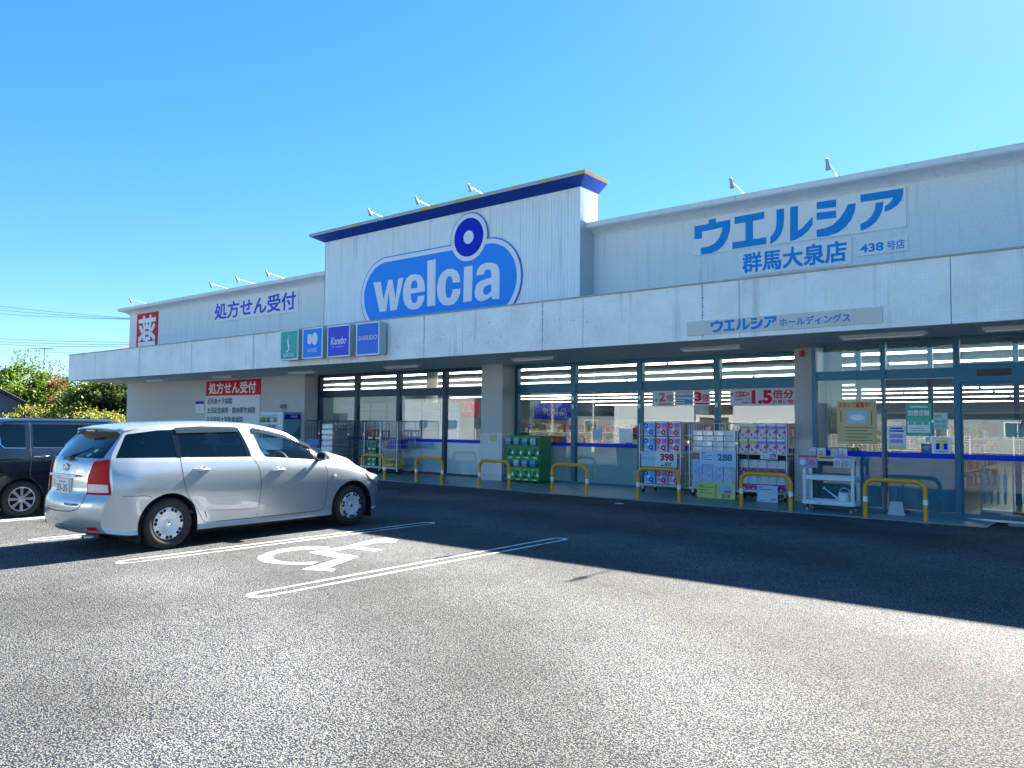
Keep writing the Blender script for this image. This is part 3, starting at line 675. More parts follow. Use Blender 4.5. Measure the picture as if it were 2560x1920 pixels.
t_ = board('medicine_sign', 'tall crimson sign with one white kanji at the far left end of the upper wall', -34.42, -32.57, 4.45, 6.33, UY, mat=REDS)
MB().text('薬', 0.16, 0.02, 1.53, 1.72, -.034, bold=.022).build('lettering', SIGNW, t_)
t_ = board('holdings_sign', 'long grey board with small blue katakana fixed low on the tiled canopy', -6.71, -3.21, 3.36, 3.63, FY, mat=CREAM)
s_ = 1.26/(max(p[0] for P_ in KN for p in P_))
tri(KN, .49, .03, -.036, s_).text('ホールディングス', 1.80, .055, 1.20, .145, -.036, bold=.03).build('lettering', MIDB, t_)

# the large emblem sign: light blue pill with a ringed dot, white letters
t_ = thing('emblem_sign', 'large light blue rounded sign with white lowercase shop name and ringed dark blue dot', 'sign', (-15.43, TY0, 4.4))
PX0, PX1, PC_, PR = -18.60, -12.27, 5.48, 1.15; DX, DZ, DR = -14.13, 6.74, .695
def pill(x0, x1, zc, r): return arc((x1-r, zc), r, -90, 90, 24)+arc((x0+r, zc), r, 90, 270, 24)
def layer(nm, mat, ins, y, dot):
    mb = MB(); oz = 4.4; ox = -15.43
    P_ = [(a-ox, max(b, 4.42)-oz) for a, b in pill(PX0+ins, PX1-ins, PC_, PR-ins)]
    if dot == 'union':
        mb.flat(P_, y); mb.disc((DX-ox, DZ-oz), DR-ins, 40, y-.0006)
    elif dot == 'cut':
        # the pill face keeps clear of the ring round the dot
        vs = []; r = DR-.035; c = (DX, DZ); mb.flat(P_, y)
    return mb.build(nm, mat, t_)
layer('outline', pm('bright blue edge', (0.015, 0.22, 0.66), .4), 0.0, -.030, 'union')
layer('white_border', SIGNW, 0.035, -.036, 'union')
layer('blue_face', SKYB, 0.165, -.042, 'cut')
MB().disc((DX+15.43, DZ-4.4), DR-.035, 48, -.048).build('dot_ring', SIGNW, t_)
MB().disc((DX+15.43, DZ-4.4), .535, 48, -.052).build('dot', DEEPB, t_)
MB().disc((DX+15.43, DZ-4.4), .185, 32, -.056).build('dot_centre', SIGNW, t_)
MB().prism([(a+15.43, max(b, 4.42)-4.4) for a, b in pill(PX0, PX1, PC_, PR)], -.028, .0, axis='y').build('backing', DEEPB, t_)
# letters traced as outlines (each a filled shape, counters left open)
Z5 = lambda x, y: XZ(760+x*.3617, 400+y*.3617, TY0-.05)
LET = {
 'w': [[(480, 847), (530, 841), (550, 965), (583, 830), (612, 826), (632, 958), (651, 820), (688, 812), (640, 1036), (596, 1040), (586, 905), (569, 1044), (523, 1051)]],
 'l': [[(853, 697), (911, 686), (907, 1006), (851, 1012)]],
 'i': [[(1106, 740), (1166, 729), (1160, 975), (1101, 983)]]}
def loft(out_, inn):
    return out_, inn
def ringshape(mb, outer, inner, mi=0):
    """quad strip between two outlines with equal counts (open strip)"""
    n = len(outer); a = [Z5(*p) for p in outer]; b = [Z5(*p) for p in inner]
    vs = [(p[0]+15.43, -.05, p[1]-4.4) for p in a+b]
    mb.add(vs, [(i, i+1, i+1+n, i+n) for i in range(n-1)], mi)
mb = MB()
for k in LET:
    for P_ in LET[k]:
        pts = [Z5(*p) for p in P_]; tri([pts], 15.43, -4.4, -.05, mb=mb)
# e: bowl from the bar end round the top, left side and up to the lower terminal
ringshape(mb, [(836, 905), (836, 870), (828, 830), (806, 797), (772, 789), (735, 795), (706, 822), (690, 865), (684, 915), (686, 960), (698, 1000), (722, 1026), (755, 1035), (790, 1026), (815, 1000), (828, 970), (833, 935)],
          [(785, 882), (784, 862), (781, 845), (775, 835), (766, 832), (755, 835), (746, 846), (741, 862), (738, 890), (737, 925), (741, 965), (750, 985), (763, 990), (774, 985), (781, 972), (784, 957), (786, 941)])
tri([[Z5(*p) for p in [(737, 890), (836, 874), (836, 908), (737, 924)]]], 15.43, -4.4, -.0503, mb=mb)
# c
ringshape(mb, [(1081, 842), (1075, 800), (1058, 768), (1028, 752), (990, 754), (953, 778), (930, 820), (920, 880), (922, 935), (936, 975), (960, 1000), (995, 1007), (1035, 996), (1062, 966), (1078, 925), (1082, 888)],
          [(1028, 850), (1026, 825), (1020, 808), (1012, 802), (1000, 803), (990, 812), (982, 832), (978, 868), (978, 905), (982, 935), (988, 950), (1000, 955), (1012, 948), (1020, 930), (1025, 912), (1027, 895)])
# a: hood and stem, then the bowl
ringshape(mb, [(1192, 798), (1198, 760), (1220, 728), (1255, 711), (1300, 708), (1333, 722), (1350, 755), (1352, 800), (1350, 960), (1300, 962)],
          [(1244, 790), (1247, 775), (1254, 763), (1264, 757), (1278, 755), (1288, 760), (1293, 775), (1294, 800), (1294, 880), (1296, 930)])
ringshape(mb, [(1296, 812), (1260, 822), (1215, 838), (1190, 865), (1180, 905), (1182, 945), (1200, 970), (1228, 976), (1262, 966), (1296, 940)],
          [(1295, 858), (1270, 866), (1250, 876), (1241, 890), (1238, 905), (1240, 920), (1248, 930), (1260, 932), (1276, 925), (1293, 905)])
# flatten what the trace leaves slightly uneven
o = mb.build('lettering', SIGNW, t_, recalc=False)
for p in o.data.polygons:
    pass
bm = bmesh.new(); bm.from_mesh(o.data)
for f in bm.faces:
    f.normal_update()
    if f.normal.y > 0: f.normal_flip()
bm.to_mesh(o.data); bm.free()

# four illuminated cosmetics signs standing proud of the canopy
def lightbox(x0, x1, z0, z1, mat, lab, draw):
    t_ = thing('box_sign', lab, 'sign', ((x0+x1)/2, FY, (z0+z1)/2), group='square cosmetics signs on the canopy')
    hw, hh = (x1-x0)/2, (z1-z0)/2
    MB().bbox(-hw, hw, -.30, -.17, -hh, hh, .012).bbox(-hw+.01, hw-.01, -.155, -.06, -hh+.01, hh-.01, .01).box(-hw+.03, hw-.03, -.17, -.155, -hh+.03, hh-.03).box(-.2, .2, -.06, 0, -hh+.2, hh-.2).build('casing', pm('sign casing', (.42, .55, .56), .4, metal=.3), t_)
    MB().box(-hw+.035, hw-.035, -.306, -.299, -hh+.035, hh-.035).build('face', mat, t_)
    MB().box(-hw, hw, -.312, -.300, -hh, -hh+.035).box(-hw, hw, -.312, -.300, hh-.035, hh).box(-hw, -hw+.035, -.312, -.3, -hh+.035, hh-.035).box(hw-.035, hw, -.312, -.3, -hh+.035, hh-.035).build('edge_trim', SIGNW, t_)
    mb = MB(); draw(mb, hw, hh); mb.build('lettering', SIGNW, t_)
k = 13.48/13.78      # the faces stand 0.3 m in front of the tiles
X = lambda v: v*k
def sb(v): return v*k
def d1(mb, hw, hh):
    def st(pts, w0): mb.tube([(a, -.308, b) for a, b in pts], w0, 4)
    ringp = [(.03, .22), (.0, .14), (.02, .05), (.06, -.04), (.05, -.13), (-.02, -.19), (-.10, -.21)]
    off = [(-.02, .20), (-.06, .13), (-.05, .03), (.0, -.05), (.0, -.12), (-.05, -.16), (-.11, -.18)]
    n = len(ringp); mb.add([(a-.04, -.309, b) for a, b in off]+[(a-.04, -.309, b) for a, b in ringp], [(i, i+n, i+n+1, i+1) for i in range(n-1)])
    mb.disc((.0, .26), .022, 12, -.309); mb.text('SOFINA', -.26, -.34, .50, .105, -.309)
def d2(mb, hw, hh):
    mb.flat(rrect(-.22, -.04, -.02, .26, .05), -.309)
    mb.add([(.10+.14*cos(a)*(1.0), -.309, .12+.18*sin(a)) for a in [R(v) for v in (10, 60, 95, 120, 175, 190, 235, 270, 300, 350)]], [tuple(range(10))])
    mb.text('KOSÉ', -.20, -.25, .40, .12, -.309)
def d3(mb, hw, hh):
    mb.text('Kanebo', -.33, -.09, .64, .21, -.309, bold=.012, shear=.25); mb.text('FEEL YOUR BEAUTY', -.27, -.17, .52, .035, -.309)
def d4(mb, hw, hh):
    mb.text('SHISEIDO', -.36, -.03, .72, .115, -.309, bold=-.0)
lightbox(sb(-19.99), sb(-19.10), 3.42, 4.30, pm('teal sign', (.003, .36, .34), .4), 'teal square sign with a white S swirl, leftmost on the canopy', d1)
lightbox(sb(-18.90), sb(-17.96), 3.42, 4.29, SKYB, 'light blue square sign with a two-part white logo on the canopy', d2)
lightbox(sb(-17.75), sb(-16.77), 3.41, 4.28, pm('violet blue sign', (.003, .03, .62), .4), 'violet blue square sign with slanted white lettering on the canopy', d3)
lightbox(sb(-16.50), sb(-15.57), 3.40, 4.27, pm('cobalt sign', (.003, .13, .68), .4), 'cobalt square sign with thin white capitals, rightmost on the canopy', d4)

# wall sign by the left window
t_ = thing('hospital_list_sign', 'wall sign with crimson heading and navy list of hospitals on the left front wall', 'sign', (-28.5, UY, 1.0))
MB().box(0, 3.68, -.03, 0, 0, 1.62).build('panel', pm('pale list board', (.56, .62, .68), .35), t_)
MB().box(0, 3.68, -.035, 0, 1.62, 2.20).build('heading_panel', REDS, t_)
MB().text('処方せん受付', .22, 1.70, 3.2, .42, -.04, bold=.03).build('heading_lettering', SIGNW, t_)
MB().text('足利赤十字病院', .12, 1.30, 1.75, .23, -.035, bold=.02).text('太田記念病院・館林厚生病院', .12, .94, 3.3, .24, -.035, bold=.02).text('自治医科大学附属病院', .12, .58, 2.5, .24, -.035, bold=.02).build('lettering', INK, t_)
t_ = thing('wall_notice', 'small white notice with a blue heading on the wall left of the hospital list', 'notice', (-29.28, UY, 1.97))
MB().box(0, .62, -.015, 0, 0, .45).build('sheet', WHITB, t_); MB().box(.0, .62, -.019, -.015, .34, .45).build('heading', DEEPB, t_)
mb = MB()
for i in range(4): mb.box(.06, .55-.07*(i % 2), -.018, -.015, .06+i*.065, .075+i*.065)
mb.build('print', GREYP, t_)
t_ = thing('pillar_notice', 'small yellow printed notice fixed to the dado tiles of the middle pillar', 'notice', (-13.82, 16.31, 1.15))
MB().box(0, .22, -.01, 0, 0, .20).build('sheet', C('pale yellow', .6, .55, .25), t_)
mb = MB()
for i in range(4): mb.box(.02, .2-.03*(i % 2), -.013, -.01, .03+i*.04, .04+i*.04)
mb.build('print', C('notice print', .3, .25, .05), t_)
t_ = thing('fire_alarm_lamp', 'small red alarm lamp high on the right pillar beside the entrance', 'lamp', (-5.37, 16.33, 3.09))
MB().bbox(-.045, .045, -.05, 0, 0, .13, .01).build('housing', C('alarm red', .45, .05, .06), t_)
MB().lathe([(0, -.075), (.03, -.07), (.035, -.05)], 12, axis='y', c=(0, 0, .07)).build('lens', C('alarm lens', .6, .12, .14, .2), t_)

# window posters
def poster(lab, x0, x1, z0, z1, Y, mat, lines, group=None, name='window_poster'):
    t_ = thing(name, lab, 'poster', (x0, Y, z0), group=group)
    MB().box(0, x1-x0, -.003, 0, 0, z1-z0).build('sheet', mat, t_)
    for nm, mt, fn in lines:
        mb = MB(); fn(mb, x1-x0, z1-z0); mb.build(nm, mt, t_)
    return t_
def rows(n, x0=.1, x1=.9, z0=.1, z1=.4, h=.02):
    def f(mb, w_, h_):
        for i in range(n):
            z = (z0+(z1-z0)*i/max(1, n-1))*h_; mb.box(x0*w_, (x1-(.13 if i % 2 else 0))*w_, -.005, -.004, z, z+h*h_)
    return f
def T(body, x, z, w_, h_, bold=.02): return lambda mb, W_, H_: mb.text(body, x*W_, z*H_, w_*W_, h_*H_, -.0055, bold=bold)
def B(x0, x1, z0, z1, y=-.0045): return lambda mb, W_, H_: mb.box(x0*W_, x1*W_, y, -.003, z0*H_, z1*H_)
def D(cx_, cz_, r, rx): return lambda mb, W_, H_: mb.disc((cx_*W_, cz_*H_), r*H_, 28, -.005, rx=rx*W_)
def U(*fs): return lambda mb, W_, H_: [f(mb, W_, H_) for f in fs]
ky = EY-.008; q = .958/.937   # entrance window posters
def ex(v): return v*15.65/15.3
def ez(v): return 1.6+(v-1.6)*15.65/15.3
poster('large tan recruiting poster with a sheep-like sketch on the left entrance pane', ex(-4.38), ex(-3.69)+.0, ez(1.32), ez(2.12), ky, C('tan poster', .52, .42, .20), [('heading', REDI, T('スタッフ募集中！！', .04, .85, .92, .12)), ('picture', C('picture blue', .35, .5, .7), U(B(.25, .75, .48, .78), )), ('sketch', WHITB, D(.52, .62, .07, .18)), ('print', C('tan print', .22, .12, .05), U(rows(5, .2, .9, .08, .38), B(.08,.11,.5,.78), B(.86,.89,.45,.78)))])
poster('white and purple price flyer low on the middle entrance pane', ex(-3.50), ex(-3.21), ez(1.24), ez(1.66), ky, C('flyer white', .62, .66, .75), [('heading', DEEPB, U(B(.12,.85,.88,.94), B(.1, .9, .76, .83))), ('picture', C('flyer purple', .3, .25, .55), U(B(.12, .85, .50, .66), B(.12, .85, .28, .44))), ('footer', C('flyer yellow', .6, .6, .25), B(0, 1, 0, .17))])
poster('green poster with four white kanji on the middle entrance pane', ex(-3.20), ex(-2.79), ez(1.49), ez(2.07), ky, C('poster green', .05, .38, .24), [('heading', WHITB, U(T('加盟店舗', .08, .62, .84, .17, .03), B(.06, .94, .1, .45), B(.15,.85,.87,.91))), ('print', C('poster green print', .1, .45, .3), U(B(.1, .32, .34, .55, -.006), B(.36, .64, .34, .58, -.006), B(.68, .9, .34, .55, -.006), rows(2, .18, .85, .15, .22)))])
poster('small pale flyer with green boxes right of the green poster', ex(-2.76), ex(-2.54), ez(1.61), ez(1.90), ky, C('flyer pale green', .45, .58, .55), [('print', C('flyer green', .2, .42, .38), U(B(.1, .45, .1, .3), B(.55, .9, .1, .3), B(.1, .45, .38, .58), B(.55, .9, .38, .58), B(.1, .6, .7, .88)))])
poster('square white point card sticker with a blue and yellow T low on the entrance pane', ex(-2.79), ex(-2.49), ez(1.19), ez(1.48), ky, WHITB, [('blue_block', DEEPB, U(B(.20, .41, .24, .62), B(.60, .81, .24, .62))), ('yellow_letter', C('lime yellow', .62, .65, .05), U(B(.2, .81, .66, .80), B(.44, .57, .24, .66))), ('print', INK, U(T('T-POINT', .18, .06, .66, .12, .03), T('Tポイントが貯まる・使える', .06, .86, .88, .07, 0)))], name='window_sticker')
poster('dark blue wireless sticker left of the point card sticker', ex(-2.96), ex(-2.80), ez(1.19), ez(1.36), ky, C('wifi blue', .03, .10, .30), [('symbol', WHITB, lambda mb, W_, H_: [mb.tube([(W_*.5+r*cos(R(a)), -.005, H_*.25+r*sin(R(a))) for a in range(45, 136, 15)], .005, 4) for r in (.03, .055, .08)])], name='window_sticker')
poster('small pale square sticker above the wireless sticker', ex(-2.89), ex(-2.81), ez(1.38), ez(1.48), ky, C('sticker grey', .5, .6, .6), [('print', GREYP, rows(3, .2, .8, .2, .7, .05))], name='window_sticker')
wy = 16.95-.012
def wx(v): return v*16.93/16.9
poster('white campaign poster with pink 2 and a double-points kanji on the middle window', -9.19, -8.60, 2.10, 2.475, wy, C('campaign white', .60, .60, .64), [('lettering', C('faded red', .5, .12, .16), U(T('2', .30, .30, .32, .58, .04), T('倍', .66, .32, .30, .42, .03), B(.3,.9,.1,.2))), ('card', C('card blue', .1, .25, .5), U(B(.05, .11, .3, .5), B(.17, .25, .3, .5))), ('card_edge', C('card yellow', .6, .6, .2), B(.11, .17, .3, .5))])
poster('white seniors-day poster with blue bars in the middle of the campaign row', -8.58, -8.10, 2.12, 2.475, wy, C('campaign grey', .55, .57, .62), [('lettering', INK, U(T('シニアズデー', .03, .76, .94, .18, .01), rows(3, .06, .7, .12, .36, .04))), ('bar', C('bar blue', .08, .25, .45), U(B(.03, .97, .55, .68), B(.55, .95, .1, .38)))])
poster('white campaign poster with crimson 3 and a triple-points kanji left of the third window post', -8.09, -7.68, 2.10, 2.475, wy, C('campaign white', .6, .6, .64), [('lettering', REDI, U(T('3', .05, .30, .44, .58, .05), T('倍', .52, .32, .40, .42, .03), B(.1,.9,.1,.2)))])
poster('wide pale poster reading 1.5 in crimson on the window left of the right pillar', -7.20, -5.70, 2.10, 2.475, wy, C('campaign lilac', .58, .57, .66), [('lettering', REDI, U(T('1.5', .34, .10, .31, .82, .05), T('倍分', .66, .42, .30, .50, .03), T('お買い物！', .66, .12, .32, .22, .02))), ('bubble', C('bubble red', .45, .04, .12), D(.165, .70, .17, .145)), ('bubble_text', WHITB, lambda mb, W_, H_: mb.text('超おトク!', .05*W_, .60*H_, .23*W_, .2*H_, -.0062, bold=.02)), ('print', INK, U(T('200ポイント', .08, .32, .24, .14, .02), T('ご利用で', .17, .10, .16, .14, .02)))])
poster('pair of blank white notices on the window beside the left campaign cage', -10.12, -9.72, 1.20, 1.55, wy, WHITB, [('print', GREYP, rows(4, .1, .42, .2, .8, .01))])
poster('pale blue sheet hung low on the second middle window', -10.9, -10.65, 1.25, 1.52, wy, C('sheet blue', .45, .55, .75), [('print', GREYP, rows(3, .2, .8, .3, .7, .01))])
# white sensors on the window posts
def tape(x, z, lab):
    t_ = thing('post_label', lab, 'label', (x, 16.88, z), group='white labels on the window posts'); MB().box(-.028, .028, -.004, 0, 0, .10).build('tape', REFW, t_)
for nm, x in (('second', -11.485), ('third', -9.51)):
    tape(x, 2.27, 'upper white tape label on the %s post of the middle window' % nm); tape(x, 2.06, 'lower white tape label on the %s post of the middle window' % nm)
tape(-7.5, 2.07, 'single white tape label on the fourth post of the middle window')

# ------------------------------------------------------------------ lamps
def flood(x, y0, y1, z, lab):
    t_ = thing('roof_floodlight', lab, 'floodlight', (x, y1, z-.05), group='floodlights on arms along the roof edge')
    MB().tube([(0, 0, 0), (0, y0-y1, .10)], .014, 6).build('arm', STEEL, t_)
    M = Matrix.Translation((0, y0-y1, .10)) @ Matrix.Rotation(R(30), 4, 'X') @ Matrix.Diagonal((.68, .68, .72, 1))
    MB().lathe([(0, .12), (.04, .12), (.045, .06), (.048, 0), (.062, -.10), (.072, -.15), (.074, -.19), (.0, -.19)], 14, M=M).build('lamp_head', pm('floodlight shell', (.42, .48, .50), .4), t_)
    MB().box(-.02, .02, -.05, .05, -.03, .05).build('bracket', STEEL, t_)
FL = [(-33.0, 15.3, 16.1, 6.69, 'floodlight arm at the far left roof corner above the crimson sign'), (-26.7, 15.3, 16.1, 6.69, 'first of the three floodlights above the violet lettering, counted from the left'),
      (-24.95, 15.3, 16.1, 6.69, 'second of the three floodlights above the violet lettering'), (-23.1, 15.3, 16.1, 6.69, 'third of the three floodlights above the violet lettering, nearest the sign wall'),
      (-17.4, 14.9, 15.6, 7.79, 'left floodlight above the navy cap of the sign wall'), (-15.43, 14.9, 15.6, 7.79, 'middle floodlight above the navy cap of the sign wall'), (-13.46, 14.9, 15.6, 7.79, 'right floodlight above the navy cap of the sign wall'),
      (-6.48, 15.35, 16.1, 6.70, 'left floodlight above the large katakana name'), (-4.53, 15.35, 16.1, 6.70, 'right floodlight above the large katakana name')]
for a in FL: flood(*a)
for i, (x0, x1, y) in enumerate(((-31.2, -29.9, 15.3), (-26.3, -25.0, 15.3), (-21.65, -20.3, 15.3), (-16.95, -15.55, 15.25), (-12.12, -10.85, 15.15), (-7.45, -6.15, 15.05), (-4.1, -2.7, 14.6), (-1.9, -0.6, 14.6))):
    t_ = thing('soffit_light', ['leftmost', 'second', 'third', 'fourth', 'fifth', 'sixth', 'seventh', 'rightmost'][i]+' unlit white strip light under the canopy, counted from the left', 'light', ((x0+x1)/2, y, SOF), group='strip lights under the canopy')
    hw = (x1-x0)/2
    MB().prism([(-.10, 0), (-.05, -.05), (.05, -.05), (.10, 0)], -hw, hw, axis='x').build('housing', pm('lamp housing', (.62, .66, .68), .4), t_)
    MB().box(-hw+.04, hw-.04, -.035, .035, -.075, -.052).build('tube', pm('unlit tube', (.72, .76, .78), .3), t_)
for i, (x, y) in enumerate(((-9.17, 15.04), (-9.37, 15.76), (-13.3, 14.6), (-18.6, 15.0))):
    t_ = thing('soffit_downlight', ['small round downlight nearer the canopy edge above the middle window', 'small round downlight nearer the glass above the middle window', 'small round downlight under the canopy before the middle pillar', 'small round downlight under the canopy above the left window'][i], 'light', (x, y, SOF), group='round downlights under the canopy')
    MB().lathe([(.05, -.012), (.075, -.008), (.08, 0)], 18).build('ring', WHITE, t_); MB().lathe([(0, -.004), (.05, -.004)], 18).build('lens', pm('unlit tube', (.72, .76, .78), .3), t_)
# ------------------------------------------------------------------ cars
def interp(tab, x):
    """smooth interpolation through (x, value) pairs"""
    if x <= tab[0][0]: return tab[0][1]
    if x >= tab[-1][0]: return tab[-1][1]
    for i in range(len(tab)-1):
        if tab[i][0] <= x <= tab[i+1][0]: break
    x0, y0 = tab[i]; x1, y1 = tab[i+1]
    def sl(j):
        if j <= 0 or j >= len(tab)-1: 
            k = 0 if j <= 0 else len(tab)-2
            return (tab[k+1][1]-tab[k][1])/(tab[k+1][0]-tab[k][0])
        a = (tab[j][1]-tab[j-1][1])/(tab[j][0]-tab[j-1][0]); b = (tab[j+1][1]-tab[j][1])/(tab[j+1][0]-tab[j][0])
        return 0 if a*b <= 0 else 2*a*b/(a+b)
    h = x1-x0; t = (x-x0)/h; m0, m1 = sl(i)*h, sl(i+1)*h
    return (2*t**3-3*t**2+1)*y0+(t**3-2*t**2+t)*m0+(-2*t**3+3*t**2)*y1+(t**3-t**2)*m1
class Body:
    """car skin lofted along u (forward); x is to the right of the car, z up"""
    def __init__(s, T_): s.T = T_
    def uz(s, t_s, z, xf):
        ur = interp(s.T['rear'], z)-interp(s.T['rb'], z)*(1-min(1, abs(xf))**2.6); uf = interp(s.T['front'], z)+s.T['fb']*(1-min(1, abs(xf))**2.2)
        return ur+(uf-ur)*t_s
    def sect(s, u, t):
        """t in 0..1 from the middle of the floor round to the middle of the roof"""
        T_ = s.T; w_ = interp(T_['w'], u); zb = interp(T_['zb'], u); zs = interp(T_['zs'], u); zr = interp(T_['zr'], u); wr = interp(T_['wr'], u); ws = interp(T_['ws'], u)
        zr = max(zr, zs+0.012)
        P_ = [(0, zb), (w_*.72, zb), (w_-.05, zb+.015), (w_-.046, zb+.08), (w_-.040, zb+.18), (w_-.024, .55), (w_-.007, .74), ((w_+ws)/2+.012, (.70+zs)/2+.04), (ws, zs-.03), (ws-.018, zs+.008)]
        dz = zr-zs
        P_ += [(ws-.018+(wr-ws+.018)*.5, zs+dz*.46), (wr+.005, zs+dz*.80), (wr-.05, zs+dz*.925), (wr-.18, zs+dz*.975), (wr*.4, zs+dz*.998), (0, zr)]
        n = len(P_)-1; f = t*n; i = min(int(f), n-1); a = f-i
        p0 = P_[max(0, i-1)]; p1 = P_[i]; p2 = P_[i+1]; p3 = P_[min(n, i+2)]
        if i in (0, 8) or i == 1:   # crisp floor and belt line
            return (p1[0]+(p2[0]-p1[0])*a, p1[1]+(p2[1]-p1[1])*a)
        def cr(k):
            m0 = (p2[k]-p0[k])*.5; m1 = (p3[k]-p1[k])*.5
            if i == 9: m0 = p2[k]-p1[k]
            if i == 7: m1 = p2[k]-p1[k]
            return (2*a**3-3*a**2+1)*p1[k]+(a**3-2*a**2+a)*m0+(-2*a**3+3*a**2)*p2[k]+(a**3-a**2)*m1
        return (cr(0), cr(1))
    def build(s, ns=96, nt_=60, ncap=9):
        bm = bmesh.new(); rows = []
        for i in range(ns+1):
            t_s = i/ns; t_s = .5-.5*cos(pi*t_s)*(1-0.25*sin(pi*t_s)) if True else t_s
            row = []
            for j in range(nt_+1):
                t = j/nt_; u = s.uz(t_s, .6, 1)
                for _ in range(7):
                    x, z = s.sect(u, t); u = s.uz(t_s, z, x/max(.05, interp(s.T['w'], u)))
                row.append((x, u, z))
            rows.append(row)
        V = {}
        for i, row in enumerate(rows):
            for j, (x, u, z) in enumerate(row):
                V[i, j, 1] = bm.verts.new((x, u, z))
                V[i, j, -1] = V[i, j, 1] if x < 1e-6 else bm.verts.new((-x, u, z))
        def F(*v):
            q = []
            for a in v:
                if a not in q: q.append(a)
            if len(q) > 2:
                try: bm.faces.new(q)
                except ValueError: pass
        for i in range(ns):
            for j in range(nt_):
                F(V[i, j, 1], V[i, j+1, 1], V[i+1, j+1, 1], V[i+1, j, 1]); F(V[i, j, -1], V[i+1, j, -1], V[i+1, j+1, -1], V[i, j+1, -1])
        # end faces bulge slightly in plan
        for i, sg in ((0, 1), (ns, -1)):
            prev = None
            for j in range(nt_+1):
                x, u, z = rows[i][j]; line = []
                for k in range(-ncap, ncap+1):
                    if k == ncap: v = V[i, j, 1]
                    elif k == -ncap: v = V[i, j, -1]
                    elif x < 1e-6: v = V[i, j, 1]
                    else:
                        xx = x*k/ncap; uu = s.uz(0 if i == 0 else 1, z, xx/max(.05, interp(s.T['w'], u))); v = bm.verts.new((xx, uu, z))
                    line.append(v)
                if prev:
                    for k in range(2*ncap):
                        q = (prev[k], prev[k+1], line[k+1], line[k]) if sg == 1 else (prev[k+1], prev[k], line[k], line[k+1])
                        F(*q)
                prev = line
        bmesh.ops.remove_doubles(bm, verts=bm.verts[:], dist=1e-5)
        bmesh.ops.recalc_face_normals(bm, faces=bm.faces[:])
        s.bm = bm; return bm
def isL(ax): return {'x': (1, 2), 'y': (0, 2), 'z': (0, 1)}[ax]
def inside(p, poly):
    n = len(poly); c = False
    for i in range(n):
        (x1, y1), (x2, y2) = poly[i], poly[(i+1) % n]
        if (y1 > p[1]) != (y2 > p[1]) and p[0] < (x2-x1)*(p[1]-y1)/(y2-y1)+x1: c = not c
    return c
def cutlines(bm, poly, ax, side):
    """score the skin along the outline of a polygon seen along an axis"""
    a, b = isL(ax); ia = 'xyz'.index(ax)
    lo = [min(p[k] for p in poly)-.03 for k in (0, 1)]; hi = [max(p[k] for p in poly)+.03 for k in (0, 1)]
    for i in range(len(poly)):
        p, q = poly[i], poly[(i+1) % len(poly)]
        fs = []
        for f in bm.faces:
            c = f.calc_center_median()
            if side and c[ia]*side <= 0: continue
            xs = [v.co[a] for v in f.verts]; ys = [v.co[b] for v in f.verts]
            if max(xs) < lo[0] or min(xs) > hi[0] or max(ys) < lo[1] or min(ys) > hi[1]: continue
            fs.append(f)
        if not fs: continue
        geom = set(fs)
        for f in fs: geom.update(f.edges); geom.update(f.verts)
        co_ = Vector((0, 0, 0)); co_[a] = p[0]; co_[b] = p[1]; no = Vector((0, 0, 0)); no[a] = q[1]-p[1]; no[b] = -(q[0]-p[0])
        if no.length < 1e-9: continue
        bmesh.ops.bisect_plane(bm, geom=list(geom), plane_co=co_, plane_no=no.normalized(), dist=1e-6)
def faces_in(bm, poly, ax, side, zmin=None):
    a, b = isL(ax); ia = 'xyz'.index(ax); out_ = []
    for f in bm.faces:
        c = f.calc_center_median()
        if side and c[ia]*side <= 0: continue
        if ax == 'x' and abs(f.normal.x) < 0.12: continue
        if inside((c[a], c[b]), poly): out_.append(f)
    return out_
def patch(src, poly, ax, side, off, name, mat, parent, thick=0.0, flt=None):
    """a piece of skin inside the outline, moved out (or in) by off"""
    bm = src.copy()
    a, b = isL(ax); ia = 'xyz'.index(ax)
    lo = [min(p[k] for p in poly) for k in (0, 1)]; hi = [max(p[k] for p in poly) for k in (0, 1)]
    rm = []
    for f in bm.faces:
        xs = [v.co[a] for v in f.verts]; ys = [v.co[b] for v in f.verts]; c = f.calc_center_median()
        if max(xs) < lo[0] or min(xs) > hi[0] or max(ys) < lo[1] or min(ys) > hi[1] or c[ia]*side <= 0 or (flt and not flt(f)): rm.append(f)
        elif ax == 'x' and f.normal.x*side < .05: rm.append(f)
        elif ax == 'y' and f.normal.y*side < .12: rm.append(f)
    bmesh.ops.delete(bm, geom=rm, context='FACES')
    cutlines(bm, poly, ax, 0)
    rm = [f for f in bm.faces if not inside((f.calc_center_median()[a], f.calc_center_median()[b]), poly)]
    bmesh.ops.delete(bm, geom=rm, context='FACES')
    for v in bm.verts: v.normal_update()
    nn = [v.normal.copy() for v in bm.verts]
    for v, n in zip(bm.verts, nn): v.co += n*off
    if thick:
        ret = bmesh.ops.extrude_face_region(bm, geom=bm.faces[:])
        vs = [g_ for g_ in ret['geom'] if isinstance(g_, bmesh.types.BMVert)]
        for v in vs: v.co += v.normal*thick
        bmesh.ops.recalc_face_normals(bm, faces=bm.faces[:])
    me = bpy.data.meshes.new(name); bm.to_mesh(me); bm.free()
    me.materials.append(mat)
    for p in me.polygons: p.use_smooth = True
    me.set_sharp_from_angle(angle=R(40))
    return link(bpy.data.objects.new(name, me), parent)
